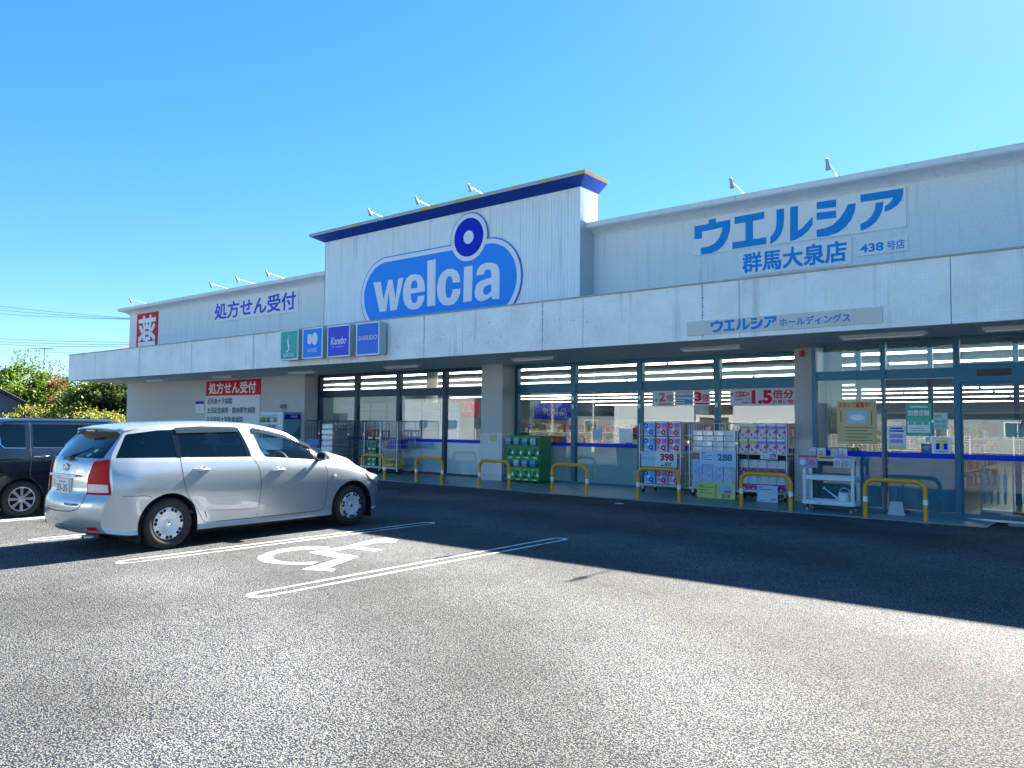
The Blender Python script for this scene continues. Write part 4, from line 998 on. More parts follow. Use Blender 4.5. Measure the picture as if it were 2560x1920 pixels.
def seam(src, pts, side, name, mat, parent, wd=.007, ax='x', off=.0012):
    """dark gap between panels drawn as a thin strip lying on the skin"""
    bmo = bmesh.new()
    for (p, q) in zip(pts[:-1], pts[1:]):
        d = Vector((q[0]-p[0], q[1]-p[1])); L_ = d.length
        if L_ < 1e-6: continue
        d /= L_; n = Vector((-d.y, d.x))*wd/2; e = d*wd*.35
        poly = [(p[0]-n.x-e.x, p[1]-n.y-e.y), (q[0]-n.x+e.x, q[1]-n.y+e.y), (q[0]+n.x+e.x, q[1]+n.y+e.y), (p[0]+n.x-e.x, p[1]+n.y-e.y)]
        o = patch(src, poly, ax, side, off, name, mat, None); bmo.from_mesh(o.data)
        me = o.data; bpy.data.objects.remove(o); bpy.data.meshes.remove(me)
    me = bpy.data.meshes.new(name); bmo.to_mesh(me); bmo.free(); me.materials.append(mat)
    return link(bpy.data.objects.new(name, me), parent)
def smoothpts(pts, n=4):
    out_ = []
    for i in range(len(pts)-1):
        p0, p1, p2, p3 = pts[max(0, i-1)], pts[i], pts[i+1], pts[min(len(pts)-1, i+2)]
        for k in range(n):
            t = k/n; out_.append(tuple(.5*((2*p1[c])+(-p0[c]+p2[c])*t+(2*p0[c]-5*p1[c]+4*p2[c]-p3[c])*t*t+(-p0[c]+3*p1[c]-3*p2[c]+p3[c])*t**3) for c in (0, 1)))
    return out_+[pts[-1]]
def finish(bm, name, mat, parent):
    me = bpy.data.meshes.new(name); bm.to_mesh(me); me.materials.append(mat)
    for p in me.polygons: p.use_smooth = True
    me.set_sharp_from_angle(angle=R(32))
    return link(bpy.data.objects.new(name, me), parent)

def carpaint(name, col, metal, rough):
    mt = pm(name, col, rough, metal=metal, coat=1.0)
    b = mt.node_tree.nodes['Principled BSDF']; b.inputs['Coat Roughness'].default_value = 0.04; b.inputs['Coat IOR'].default_value = 1.6
    return mt
PAINTS = carpaint('silver car paint', (0.43, 0.475, 0.51), 0.55, 0.27)
PAINTB = carpaint('black blue car paint', (0.008, 0.012, 0.022), 0.0, 0.25)
PRIV = glassmat('privacy glass', (0.045, 0.06, 0.08), 1.6)
CGL = glassmat('car window glass', (0.74, 0.90, 0.90), 1.5)
VISOR = glassmat('smoked visor plastic', (0.22, 0.28, 0.32), 1.6, solid=(.10, .14, .17), fac=.4)
GLOSSB = pm('gloss black trim', (0.006, 0.008, 0.012), 0.06)
SEAM = pm('panel gap', (0.006, 0.006, 0.008), 0.9)
TAILR = pm('red lamp lens', (0.50, 0.004, 0.008), 0.3, spec=.12)
TAILD = pm('dark red lamp rim', (0.16, 0.002, 0.004), 0.12, coat=1.0)
TAILW = pm('clear lamp lens', (0.66, 0.58, 0.56), 0.25, noise=.3, nscale=40)
SEATM = pm('dark seat fabric', (0.035, 0.037, 0.042), 0.9)
CABIN = pm('cabin trim', (0.06, 0.062, 0.065), 0.8)
ALLOY = pm('alloy wheel', (0.55, 0.57, 0.60), 0.28, metal=0.8)
CAPM = pm('silver wheel cover', (0.62, 0.65, 0.68), 0.35, metal=0.4)

def wheel(parent, x, u, side, r=.325, wd=.19, style='cover'):
    """axis along x; side +1 faces the right"""
    w_ = bpy.data.objects.new('wheel', None); w_.empty_display_size = .1; w_.location = (x, u, r); link(w_, parent)
    s = side; rim = r*.645
    prof = [(rim, -wd*.5), (rim+.02, -wd*.5), (r-.035, -wd*.48), (r-.008, -wd*.40), (r, -wd*.25), (r, wd*.25), (r-.008, wd*.40), (r-.035, wd*.49), (rim+.05, wd*.53), (rim+.015, wd*.5), (rim, wd*.42)]
    mb = MB(); mb.lathe([(a, s*h) for a, h in prof], 44, axis='x'); mb.build('tyre', RUBB, w_, recalc=True)
    mb = MB(); mb.lathe([(rim, -s*wd*.4), (rim, s*wd*.40), (rim-.008, s*wd*.43), (rim-.014, s*wd*.40), (rim-.02, -s*wd*.3), (.02, -s*wd*.3)], 44, axis='x'); mb.build('rim', pm('dark steel rim', (.03, .03, .035), .6), w_, recalc=True)
    mb = MB()
    if style == 'cover':
        R0 = rim-.008; n = 96; rad = [.0, .040, .043, .060, .085, .13, R0-.048, R0-.040, R0-.014, R0]
        hgt = [wd*.40, wd*.40, wd*.345, wd*.33, wd*.38, wd*.43, wd*.445, wd*.44, wd*.44, wd*.405]
        slots = []
        for k in range(7): 
            c_ = 2*pi*(k+.3)/7
            slots += [c_]
        def isslot(i, k):
            a = 2*pi*(k+.5)/n
            if i != 7: return False
            for c_ in slots:
                d = (a-c_+pi) % (2*pi)-pi
                if 0.035 < abs(d) < .225: return True
            return False
        vs = [(s*hgt[i], rad[i]*cos(2*pi*k/n), rad[i]*sin(2*pi*k/n)) for i in range(len(rad)) for k in range(n)]
        fs = [(i*n+k, i*n+(k+1) % n, (i+1)*n+(k+1) % n, (i+1)*n+k) for i in range(len(rad)-1) for k in range(n)]
        # widen the slots inward so they read as windows
        mb.add(vs, fs, 0, True); o = mb.build('wheel_cover', CAPM, w_, recalc=True); o.data.set_sharp_from_angle(angle=R(35))
        for c_ in slots:
            mb = MB()
            for q in (-1, 1):
                a0 = c_+q*.025; a1 = c_+q*.25; pts = []
                for (rr, aa) in ((R0-.048, a0), (R0-.009, a0), (R0-.009, a1), (R0-.048, a1)):
                    pts.append((s*(wd*.4475), rr*cos(aa), rr*sin(aa)))
                mb.add(pts, [(0, 1, 2, 3)])
            mb.build('cover_slot', SEAM, w_)
        MB().lathe([(.0, s*(wd*.41)), (.026, s*(wd*.408)), (.03, s*wd*.40)], 20, axis='x').build('hub_cap', CHROME, w_)
    else:
        R0 = rim-.01
        for k in range(8):
            a = 2*pi*k/8
            def P3(r_, da, h): return (s*h, r_*cos(a+da), r_*sin(a+da))
            vs = [P3(.03, -.5, wd*.40), P3(.03, .5, wd*.40), P3(R0, .135, wd*.42), P3(R0, -.135, wd*.42), P3(.03, -.5, wd*.25), P3(.03, .5, wd*.25), P3(R0, .135, wd*.3), P3(R0, -.135, wd*.3)]
            MB().add(vs, [(0, 1, 2, 3), (0, 4, 5, 1), (1, 5, 6, 2), (2, 6, 7, 3), (3, 7, 4, 0)]).build('spoke', ALLOY, w_, recalc=True)
        MB().lathe([(R0-.002, s*wd*.2), (R0-.002, s*wd*.44), (R0+.012, s*wd*.43)], 44, axis='x').build('rim_lip', ALLOY, w_, recalc=True)
        MB().lathe([(0, s*wd*.43), (.032, s*wd*.42), (.06, s*wd*.38), (.06, s*wd*.25)], 20, axis='x').build('hub_cap', ALLOY, w_, recalc=True)
    return w_
def archpoly(u, zc, rx, rz, n=22, lo=-.05):
    return [(u+rx*cos(pi*i/n), zc+rz*sin(pi*i/n)) for i in range(n+1)]+[(u-rx, lo), (u+rx, lo)]
def liner(parent, u, x0, x1, r):
    n = 14
    for s in (1, -1):
        mb = MB()
        a = [(s*x0, u+r*cos(pi*i/n), .33+r*sin(pi*i/n)) for i in range(n+1)]; b = [(s*x1, y, z) for _, y, z in a]
        mb.add(a+b, [(i, i+1, i+n+2, i+n+1) for i in range(n)]); mb.add(a+[(s*x0, u, .05)], [tuple(range(n+2))])
        mb.add([(s*x0, u-r, .12), (s*x1, u-r, .12), (s*x1, u-r, .33), (s*x0, u-r, .33)], [(0, 1, 2, 3)]); mb.add([(s*x0, u+r, .12), (s*x1, u+r, .12), (s*x1, u+r, .33), (s*x0, u+r, .33)], [(0, 1, 2, 3)])
        mb.build('arch_liner', SEAM, parent)
def seat(parent, x, u, z, name='seat', w_=.5):
    mb = MB(); mb.bbox(x-w_/2, x+w_/2, u-.05, u+.45, z-.16, z, .05)
    M = Matrix.Translation((x, u-.02, z-.05)) @ Matrix.Rotation(R(14), 4, 'X'); mb.bbox(-w_/2, w_/2, -.14, 0, 0, .62, .05, M=M)
    mb.bbox(-.13, .13, -.13, -.03, .66, .84, .04, M=M); mb.build(name, SEATM, parent)

# ---- silver estate
TB = dict(
 rear=[(.15, -2.22), (.27, -2.24), (.34, -2.275), (.45, -2.29), (.60, -2.285), (.685, -2.25), (.72, -2.22), (.90, -2.215), (1.08, -2.19), (1.13, -2.17), (1.25, -2.09), (1.44, -1.955), (1.50, -1.91), (1.62, -1.80)],
 front=[(.15, 2.13), (.24, 2.20), (.30, 2.22), (.36, 2.20), (.60, 2.185), (.68, 2.165), (.78, 2.10), (.86, 2.01), (1.0, 1.70)],
 rb=[(.2, .17), (.6, .20), (1.1, .20), (1.45, .09), (1.6, .06)], fb=.20,
 w=[(-2.4, .72), (-2.3, .775), (-2.15, .83), (-1.9, .862), (-1.4, .870), (0, .870), (1.0, .868), (1.5, .868), (1.8, .850), (2.0, .80), (2.15, .72), (2.3, .60), (2.5, .5)],
 ws=[(-2.4, .68), (-2.2, .745), (-1.9, .795), (-1.4, .815), (0, .822), (.9, .82), (1.3, .79), (1.7, .745), (2.0, .66), (2.3, .5)],
 wr=[(-2.2, .56), (-1.95, .585), (-1.4, .615), (-.3, .625), (.3, .60), (.7, .60), (1.05, .60), (1.25, .61), (1.6, .57), (2.1, .42), (2.3, .3)],
 zb=[(-2.4, .30), (-2.2, .235), (-1.95, .20), (-1.2, .19), (1.0, .19), (1.9, .19), (2.2, .20)],
 zs=[(-2.3, 1.135), (-1.4, 1.125), (-.4, 1.115), (.5, 1.07), (1.0, 1.035), (1.2, 1.02), (1.5, .97), (1.8, .885), (2.05, .77), (2.2, .67)],
 zr=[(-2.2, 1.44), (-2.0, 1.515), (-1.8, 1.56), (-1.3, 1.605), (-.7, 1.62), (-.2, 1.605), (.2, 1.55), (.53, 1.452), (.88, 1.31), (1.16, 1.19), (1.30, 1.145), (1.53, 1.09), (1.8, 1.0), (2.0, .90), (2.1, .82), (2.25, .71)])
BD = Body(TB); src = BD.build()
CARX, CARY, CARR = -10.38, 6.47, R(2.2)
car = thing('silver_estate_car', 'silver estate car with red tail lamps parked left of the wheelchair bay', 'car', (CARX, CARY, 0), CARR)
WQ = [(-2.165, 1.155), (-1.405, 1.145), (-1.395, 1.47), (-1.42, 1.495), (-1.60, 1.488), (-1.965, 1.440), (-2.0, 1.420)]                 # quarter glass
WR_ = [(-1.365, 1.145), (-.37, 1.125), (-.345, 1.14), (-.40, 1.35), (-.46, 1.50), (-.50, 1.515), (-1.0, 1.522), (-1.33, 1.505), (-1.355, 1.49)]    # rear door
WF = [(-.07, 1.115), (.74, 1.06), (.765, 1.08), (.775, 1.26), (.60, 1.335), (.40, 1.405), (.16, 1.46), (-.10, 1.505), (-.22, 1.515), (-.235, 1.48), (-.15, 1.20), (-.10, 1.125)]
WT = [(.90, 1.065), (1.17, 1.035), (1.02, 1.13), (.915, 1.19), (.895, 1.18)]
RG = [(-.62, 1.15), (.62, 1.15), (.60, 1.30), (.55, 1.43), (.50, 1.465), (-.50, 1.465), (-.55, 1.43), (-.60, 1.30)]       # hatch glass (x,z)
WS = [(-.70, 1.16), (.70, 1.16), (.60, 1.40), (.53, 1.515), (-.53, 1.515), (-.60, 1.40)]
AR = archpoly(-1.52, .33, .385, .375); AF = archpoly(1.50, .33, .395, .385)
body = src.copy()
for s in (1, -1):
    for P_ in (WQ, WR_, WF, WT, AR, AF):
        cutlines(body, P_, 'x', s); fs = faces_in(body, P_, 'x', s); 
        if P_ in (AR, AF): fs = [f for f in body.faces if f.calc_center_median().x*s > .45 and inside((f.calc_center_median().y, f.calc_center_median().z), P_)]
        bmesh.ops.delete(body, geom=fs, context='FACES')
for P_, s in ((RG, -1), (WS, 1)):
    cutlines(body, P_, 'y', s)
    fs = [f for f in body.faces if f.calc_center_median().y*s > .3 and abs(f.normal.y) > .15 and inside((f.calc_center_median().x, f.calc_center_median().z), P_)]
    bmesh.ops.delete(body, geom=fs, context='FACES')
finish(body, 'body', PAINTS, car); body.free()
def expand(P_, k):
    c = (sum(p[0] for p in P_)/len(P_), sum(p[1] for p in P_)/len(P_))
    return [(p[0]+(k if p[0] > c[0] else -k), p[1]+(k if p[1] > c[1] else -k)) for p in P_]
for s in (1, -1):
    patch(src, expand(WQ, .006), 'x', s, -.004, 'quarter_window', PRIV, car); patch(src, expand(WR_, .008), 'x', s, -.006, 'rear_side_window', PRIV, car)
    patch(src, expand(WF, .008), 'x', s, -.006, 'front_side_window', CGL, car); patch(src, expand(WT, .006), 'x', s, -.005, 'corner_window', CGL, car)
    # black surround between quarter glass and rear door glass, and the front post
    patch(src, [(-1.42, 1.14), (-1.35, 1.138), (-1.335, 1.51), (-1.43, 1.495)], 'x', s, .001, 'door_post_trim', GLOSSB, car)
    patch(src, [(-.40, 1.128), (-.328, 1.120), (-.335, 1.20), (-.385, 1.37), (-.44, 1.525), (-.50, 1.525), (-.44, 1.36)], 'x', s, .0012, 'window_trim', GLOSSB, car)
    patch(src, [(.735, 1.055), (.90, 1.055), (.90, 1.185), (.78, 1.265), (.765, 1.26), (.765, 1.085)], 'x', s, .0015, 'mirror_post_trim', GLOSSB, car)
    patch(src, [(-1.36, 1.128), (-.335, 1.112), (-.335, 1.124), (-1.36, 1.141)], 'x', s, .004, 'belt_moulding', STEEL, car)
    patch(src, [(-.10, 1.102), (.74, 1.046), (.74, 1.056), (-.10, 1.114)], 'x', s, .004, 'belt_moulding', STEEL, car)
    # smoked rain visors along the window tops
    patch(src, [(-1.37, 1.445), (-.46, 1.465), (-.44, 1.505), (-.49, 1.53), (-1.0, 1.538), (-1.37, 1.515)], 'x', s, .012, 'rain_visor', VISOR, car, thick=.004)
    patch(src, [(-.225, 1.455), (.0, 1.43), (.3, 1.372), (.55, 1.30), (.77, 1.215), (.785, 1.262), (.55, 1.365), (.25, 1.448), (0, 1.497), (-.23, 1.53)], 'x', s, .012, 'rain_visor', VISOR, car, thick=.004)
    # tail lamp
    TL = [(-2.3, .715), (-2.125, .722), (-2.140, .80), (-2.175, .92), (-2.20, 1.03), (-2.195, 1.135), (-2.3, 1.12)]
    TR = [(s*.49, .718), (s*.788, .718), (s*.775, .80), (s*.750, .92), (s*.735, 1.03), (s*.715, 1.138), (s*.53, 1.105), (s*.515, 1.0), (s*.493, .93)]
    tl = patch(src, TR if s > 0 else TR[::-1], 'y', -1, .006, 'tail_lamp', TAILR, car, thick=.008)
    patch(src, [(s*.505, .745), (s*.765, .748), (s*.753, .84), (s*.505, .845)][::s], 'y', -1, .0155, 'reversing_lens', TAILW, tl)
    patch(src, [(s*.55, .30), (s*.69, .305), (s*.65, .345), (s*.545, .34)][::s], 'y', -1, .004, 'rear_reflector', TAILR, car, thick=.005)
    # panel gaps
    if s == 1:
        seam(src, smoothpts([(-1.375, 1.13), (-1.37, .98), (-1.34, .80), (-1.27, .64), (-1.12, .44), (-1.06, .34), (-1.0, .292), (-.85, .288)]), s, 'door_gap', SEAM, car)
        seam(src, smoothpts([(-.33, 1.13), (-.25, 1.02), (-.205, .85), (-.20, .6), (-.225, .30)]), s, 'door_gap', SEAM, car)
        seam(src, smoothpts([(.92, 1.03), (.97, .90), (.985, .75), (.975, .50), (.95, .36), (.88, .298), (.6, .290)]), s, 'door_gap', SEAM, car)
        seam(src, [(-.85, .288), (-.2, .287), (.3, .288), (.6, .290)], s, 'door_gap', SEAM, car, wd=.010)
        seam(src, smoothpts([(-2.12, .705), (-1.98, .695), (-1.82, .69), (-1.76, .66)]), s, 'bumper_gap', SEAM, car, wd=.006)
        seam(src, smoothpts([(1.80, .60), (1.92, .66), (1.99, .63)]), s, 'bumper_gap', SEAM, car, wd=.006)
        seam(src, smoothpts([(-2.03, .93), (-1.80, .915), (-1.77, .89), (-1.86, .76), (-1.90, .72)]), s, 'fuel_flap_gap', pm('fine gap', (.22, .24, .27), .6), car, wd=.004)
    # grab handles
    for u, z in ((-1.10, .985), (.09, .935)):
        h = MB(); xx = .868
        h.tube([(s*(xx-.030), u-.125, z+.004), (s*(xx-.002), u-.10, z), (s*(xx+.006), u, z), (s*(xx-.002), u+.10, z-.003), (s*(xx-.030), u+.12, z-.004)], [.012, .016, .017, .016, .010], 8)
        o = h.build('door_handle', PAINTS, car); o.scale = (1, 1, 1)
        MB().lathe([(.0, -.012), (.03, -.010), (.046, .0), (.05, .004)], 20, axis='x', c=(s*xx-.004*s, u, z)).build('handle_cup', PAINTS, o)
    # door mirror
    mr = MB(); 
    M = Matrix.Translation((s*.965, .80, 1.115)) @ Matrix.Rotation(s*R(8), 4, 'Z')
    mr.lathe([(0, -.047), (.066, -.047), (.078, -.040), (.082, 0), (.070, .04), (.045, .068), (0, .078)], 20, axis='y', M=M @ Matrix.Diagonal((1.3, 1, .86, 1))); o = mr.build('door_mirror', PAINTS, car)
    for p in o.data.polygons: p.use_smooth = True
    MB().lathe([(0, -.0475), (.064, -.0475)], 20, axis='y', M=M @ Matrix.Diagonal((1.3, 1.04, .86, 1))).build('mirror_glass', pm('mirror glass', (.03, .04, .06), .05, metal=.6), o)
    MB().tube([(s*.80, .82, 1.05), (s*.90, .82, 1.065)], .028, 8).build('mirror_foot', BLACK, o)
    patch(src, [(1.10, .80), (1.155, .79), (1.155, .825), (1.10, .833)], 'x', s, .003, 'side_indicator', pm('indicator lens', (.7, .68, .6), .2, coat=1), car, thick=.004)
    patch(src, [(1.86, .73), (2.05, .66), (2.2, .655), (2.16, .75), (1.95, .86), (1.72, .885)], 'x', s, .004, 'headlamp', pm('headlamp lens', (.62, .66, .66), .08, coat=1, metal=.3), car, thick=.006)
    wheel(car, s*.745, -1.52, s); wheel(car, s*.745, 1.50, s)
liner(car, -1.52, .40, .86, .375); liner(car, 1.50, .40, .86, .385)
patch(src, expand(RG, .01), 'y', -1, -.004, 'rear_window', PRIV, car)
patch(src, expand(WS, .008), 'y', 1, -.006, 'windscreen', CGL, car)
# hatch: black band, number plate, chrome strip, wiper, emblem, spoiler
def rear_u(z, x=0): return BD.uz(0, z, x/.78)
seam(src, smoothpts([(.49, .72), (.487, .62)])+[(.42, .545), (.30, .515), (0, .505), (-.30, .515), (-.42, .545), (-.487, .62), (-.49, .72)], -1, 'hatch_gap', SEAM, car, ax='y', wd=.009)
seam(src, [(.49, .72), (.512, .95), (.53, 1.10), (.60, 1.16)], -1, 'hatch_gap', SEAM, car, ax='y'); seam(src, [(-.49, .72), (-.512, .95), (-.53, 1.10), (-.60, 1.16)], -1, 'hatch_gap', SEAM, car, ax='y')
uu = rear_u(.80)
pl = MB().box(-.165, .165, uu-.024, uu-.012, .725, .885).build('number_plate', pm('plate white', (.72, .75, .74), .4), car)
MB().text('33-35', -.140, .738, .28, .088, uu-.0255, bold=.02).build('plate_digits', C('plate green', .01, .05, .04), pl)
MB().text('群馬 502', -.085, .840, .17, .032, uu-.0255).build('plate_heading', C('plate green', .01, .05, .04), pl)
MB().bbox(-.19, .19, uu-.012, uu+.03, .705, .905, .01).build('plate_recess', PAINTS, car)
uu = rear_u(.90)
MB().bbox(-.34, .34, uu-.035, uu+.04, .918, .950, .012).build('chrome_strip', CHROME, car)
em = MB(); uu = rear_u(1.03)-.012
def oval(rx, rz, cx_=0, cz_=0, n=28): return [(cx_+rx*cos(2*pi*k/n), uu, 1.03+cz_+rz*sin(2*pi*k/n)) for k in range(n)]
em.tube(oval(.062, .043), .006, 6, closed=True).tube(oval(.020, .040), .005, 6, closed=True).tube(oval(.044, .017, 0, .018), .005, 6, closed=True).build('emblem', CHROME, car)
uu = rear_u(.60)
MB().box(.18, .40, uu-.006, uu+.002, .585, .615).build('badge', C('badge blue', .08, .22, .42, .3), car)
MB().tube([(.0, rear_u(1.14)-.02, 1.145), (.04, rear_u(1.2)-.03, 1.175), (.30, rear_u(1.3, .3)-.035, 1.265)], .010, 6).bbox(-.06, .14, rear_u(1.13)-.05, rear_u(1.13), 1.12, 1.155, .01).build('rear_wiper', BLACK, car)
for (x, z, m_) in ((.40, 1.21, 'sticker green'), (.42, 1.245, 'sticker pale'), (.24, 1.26, 'sticker pale')):
    P_ = [(x+(.042 if m_ == 'sticker green' else .036)*cos(2*pi*k/12), z+.020*sin(2*pi*k/12)) for k in range(12)]
patch(src, [(.36+.04*cos(2*pi*k/12), 1.185+.022*sin(2*pi*k/12)) for k in range(12)], 'y', -1, .002, 'window_sticker', C('sticker green', .10, .42, .40), car)
patch(src, [(.41+.036*cos(2*pi*k/12), 1.235+.020*sin(2*pi*k/12)) for k in range(12)], 'y', -1, .002, 'window_sticker', C('sticker pale', .40, .50, .45), car)
# roof spoiler
sp = MB(); n = 20
def roofz(x, u):
    best = None
    for k in range(60):
        a, b_ = BD.sect(u, .62+.38*k/59)
        if a <= abs(x)+.004: return b_
    return b_
wing = []
for k in range(n+1):
    x = -.575+1.15*k/n; q = abs(x/.575)**4; zt = roofz(x, -1.80)+.004
    wing.append([(x, -1.80, zt), (x, -1.97, zt-.022), (x, -2.115+.10*q, zt-.050), (x, -2.12+.10*q, zt-.066), (x, -2.03, zt-.085), (x, -1.90, zt-.10)])
m_ = 6; vs = [v for r_ in wing for v in r_]
sp.add(vs, [(i*m_+j, (i+1)*m_+j, (i+1)*m_+j+1, i*m_+j+1) for i in range(n) for j in range(m_-1)], 0, True)
sp.add(wing[0], [tuple(range(m_))]); sp.add(wing[-1], [tuple(range(m_-1, -1, -1))])
o = sp.build('roof_spoiler', PAINTS, car, recalc=True); o.data.set_sharp_from_angle(angle=R(40))
MB().box(-.12, .12, -2.128, -2.10, 1.470, 1.486).build('high_brake_lamp', TAILD, o)
MB().lathe([(.030, -.08), (.034, -.08), (.034, .1), (.028, .1), (.03, -.08)], 16, axis='y', c=(.40, -2.28, .20)).build('exhaust_tip', STEEL, car)
MB().box(-.7, .7, -1.95, 1.95, .16, .24).box(-.35, .35, -2.2, 2.0, .20, .30).build('underbody', SEAM, car)
# sill ledge, door press lines
for s in (1, -1):
    patch(src, [(-1.0, .355), (.93, .335), (.90, .385), (.3, .405), (-1.03, .435)], 'x', s, .006, 'door_moulding', PAINTS, car, thick=.006)
# cabin
MB().box(-.78, .78, -2.05, 1.25, .42, .46).build('cabin_floor', CABIN, car)
seat(car, .36, -.15, .74); seat(car, -.36, -.15, .74); seat(car, .36, -1.05, .76); seat(car, -.36, -1.05, .76); seat(car, .36, -1.50, .62); seat(car, -.36, -1.50, .62)
MB().prism([(.62, .60), (1.25, .60), (1.25, 1.02), (1.0, 1.04), (.70, 1.02), (.62, .92)], -.76, .76, axis='x').build('dashboard', CABIN, car)
M = Matrix.Translation((.36, .52, 1.0)) @ Matrix.Rotation(R(-65), 4, 'X')
MB().tube([M @ Vector((.185*cos(2*pi*k/24), .185*sin(2*pi*k/24), 0)) for k in range(24)], .015, 8, closed=True).tube([M @ Vector((-.17, 0, 0)), M @ Vector((.17, 0, 0))], .02, 6).tube([M @ Vector((0, 0, 0)), M @ Vector((0, 0, -.2))], .03, 6).build('steering_wheel', pm('grey wheel trim', (.12, .13, .13), .5), car)
src.free()

# ---- dark tall wagon at the left edge, only its tail half shows
TD = dict(
 rear=[(.2, -1.72), (.5, -1.76), (.9, -1.74), (1.2, -1.70), (1.64, -1.60)], front=[(.2, 1.72), (.45, 1.76), (.8, 1.70), (1.0, 1.5)], rb=[(.2, .05), (1.6, .05)], fb=.10,
 w=[(-1.8, .68), (-1.65, .745), (-1.3, .775), (0, .78), (1.3, .775), (1.6, .73), (1.8, .6)],
 ws=[(-1.8, .66), (-1.6, .72), (-1.2, .75), (0, .755), (1.0, .74), (1.4, .68), (1.8, .5)],
 wr=[(-1.8, .58), (-1.6, .62), (-1.2, .64), (.3, .64), (.9, .60), (1.3, .55), (1.8, .4)],
 zb=[(-1.8, .24), (-1.5, .20), (1.6, .20)], zs=[(-1.8, 1.13), (.6, 1.10), (1.0, 1.05), (1.4, .93), (1.8, .76)],
 zr=[(-1.8, 1.60), (-1.5, 1.63), (-.6, 1.645), (.3, 1.635), (.55, 1.58), (1.0, 1.20), (1.2, 1.08), (1.5, 1.0), (1.7, .86), (1.8, .78)])
B2 = Body(TD); s2 = B2.build(70, 48, 6)
dk = thing('dark_wagon', 'black blue tall wagon with alloy wheel parked at the left edge behind the silver car', 'car', (-15.05, 6.12, 0), 0)
b2 = s2.copy(); A1 = archpoly(-1.12, .31, .34, .335); A2 = archpoly(1.14, .31, .34, .335)
V1 = [(-1.46, 1.16), (-1.10, 1.155), (-1.10, 1.52), (-1.40, 1.53), (-1.47, 1.50)]; V2 = [(-.98, 1.155), (-.02, 1.14), (-.02, 1.53), (-.98, 1.525)]; V3 = [(.06, 1.13), (.72, 1.12), (.80, 1.16), (.55, 1.48), (.40, 1.53), (.06, 1.53)]
for s in (1, -1):
    for P_ in (V1, V2, V3, A1, A2):
        cutlines(b2, P_, 'x', s)
        fs = [f for f in b2.faces if f.calc_center_median().x*s > .45 and (abs(f.normal.x) > .1 or P_ in (A1, A2)) and inside((f.calc_center_median().y, f.calc_center_median().z), P_)]
        bmesh.ops.delete(b2, geom=fs, context='FACES')
finish(b2, 'body', PAINTB, dk); b2.free()
for s in (1, -1):
    for P_, nm in ((V1, 'quarter_window'), (V2, 'rear_side_window'), (V3, 'front_side_window')): patch(s2, expand(P_, .006), 'x', s, -.004, nm, PRIV, dk)
    seam(s2, [(-1.02, 1.56), (-1.02, 1.0), (-1.02, .66), (-.86, .50), (-.72, .24)], s, 'door_gap', pm('soft gap', (.10, .12, .15), .5), dk)
    seam(s2, [(.02, 1.56), (.02, .24)], s, 'door_gap', SEAM, dk)
    seam(s2, [(-1.47, 1.36), (-1.455, 1.20), (-1.40, 1.145), (-1.10, 1.135)], s, 'chrome_line', CHROME, dk, wd=.014, off=.004)
    seam(s2, [(-.98, 1.14), (-.02, 1.125)], s, 'chrome_line', CHROME, dk, wd=.010, off=.004)
    for u in (-.86, .22): MB().tube([(s*.755, u-.115, 1.0), (s*.80, u-.09, 1.0), (s*.805, u, 1.0), (s*.80, u+.09, .998), (s*.755, u+.115, .997)], .011, 8).build('door_handle', CHROME, dk)
    wheel(dk, s*.66, -1.12, s, r=.305, wd=.17, style='alloy'); wheel(dk, s*.66, 1.14, s, r=.305, wd=.17, style='alloy')
    MB().box(s*.62, s*.635, -1.3, .35, 1.628, 1.642).build('roof_moulding', BLACK, dk)
liner(dk, -1.12, .38, .77, .335); liner(dk, 1.14, .38, .77, .335)
patch(s2, [(-.6, 1.14), (.6, 1.14), (.55, 1.56), (-.55, 1.56)], 'y', 1, .003, 'windscreen', PRIV, dk); patch(s2, [(-.6, 1.14), (.6, 1.14), (.55, 1.56), (-.55, 1.56)], 'y', -1, .003, 'rear_window', PRIV, dk)
MB().box(-.6, .6, -1.5, 1.5, .15, .25).box(-.7, .7, -1.6, 1.0, .5, .54).build('underbody', SEAM, dk)
seat(dk, .36, .1, .8); seat(dk, -.36, .1, .8); seat(dk, .33, -.75, .8); seat(dk, -.33, -.75, .8)
MB().tube([(.35, -1.35, 1.63), (.42, -1.62, 1.80)], .005, 5).build('aerial', BLACK, dk)
s2.free()
# ------------------------------------------------------------------ guard rails
RX = [(-17.60, 'first'), (-15.345, 'second'), (-13.06, 'third'), (-10.78, 'fourth'), (-8.48, 'fifth'), (-6.15, 'sixth'), (-3.83, 'seventh')]
near = ['partly hidden by the front of the silver car', 'in front of the left shop window', 'left of the green capsule machines', 'in front of the second middle window', 'in front of the pink paper packs cage', 'in front of the right stock cage', 'in front of the entrance with the dustpan behind it']
proto = None
for i, (x, nm) in enumerate(RX):
    lab = 'yellow hoop guard rail %s' % near[i]
    if proto is None:
        proto = thing('guard_rail', lab, 'guard rail', (x, 15.0, 0), group='yellow hoop rails along the pavement edge')
        rr = .17; W_ = .976
        path = [(0, 0, 0), (0, 0, .70-rr)]+[(rr-rr*cos(R(a)), 0, .70-rr+rr*sin(R(a))) for a in range(10, 91, 10)]+[(W_-rr+rr*sin(R(a)), 0, .70-rr+rr*cos(R(a))) for a in range(0, 91, 10)]+[(W_, 0, 0)]
        MB().tube(path, .040, 14).build('hoop', YELL, proto)
        for q in (0, W_):
            MB().lathe([(.0412, .30), (.0412, .395)], 16, c=(q, 0, 0)).build('reflective_band', REFW, proto)
            MB().lathe([(0, .006), (.085, .006), (.09, 0)], 18, c=(q, 0, 0)).build('base_plate', pm('galvanised plate', (.4, .43, .45), .5), proto)
    else:
        c = copy_tree(proto); c.location = (x, 15.0, 0); c['label'] = lab

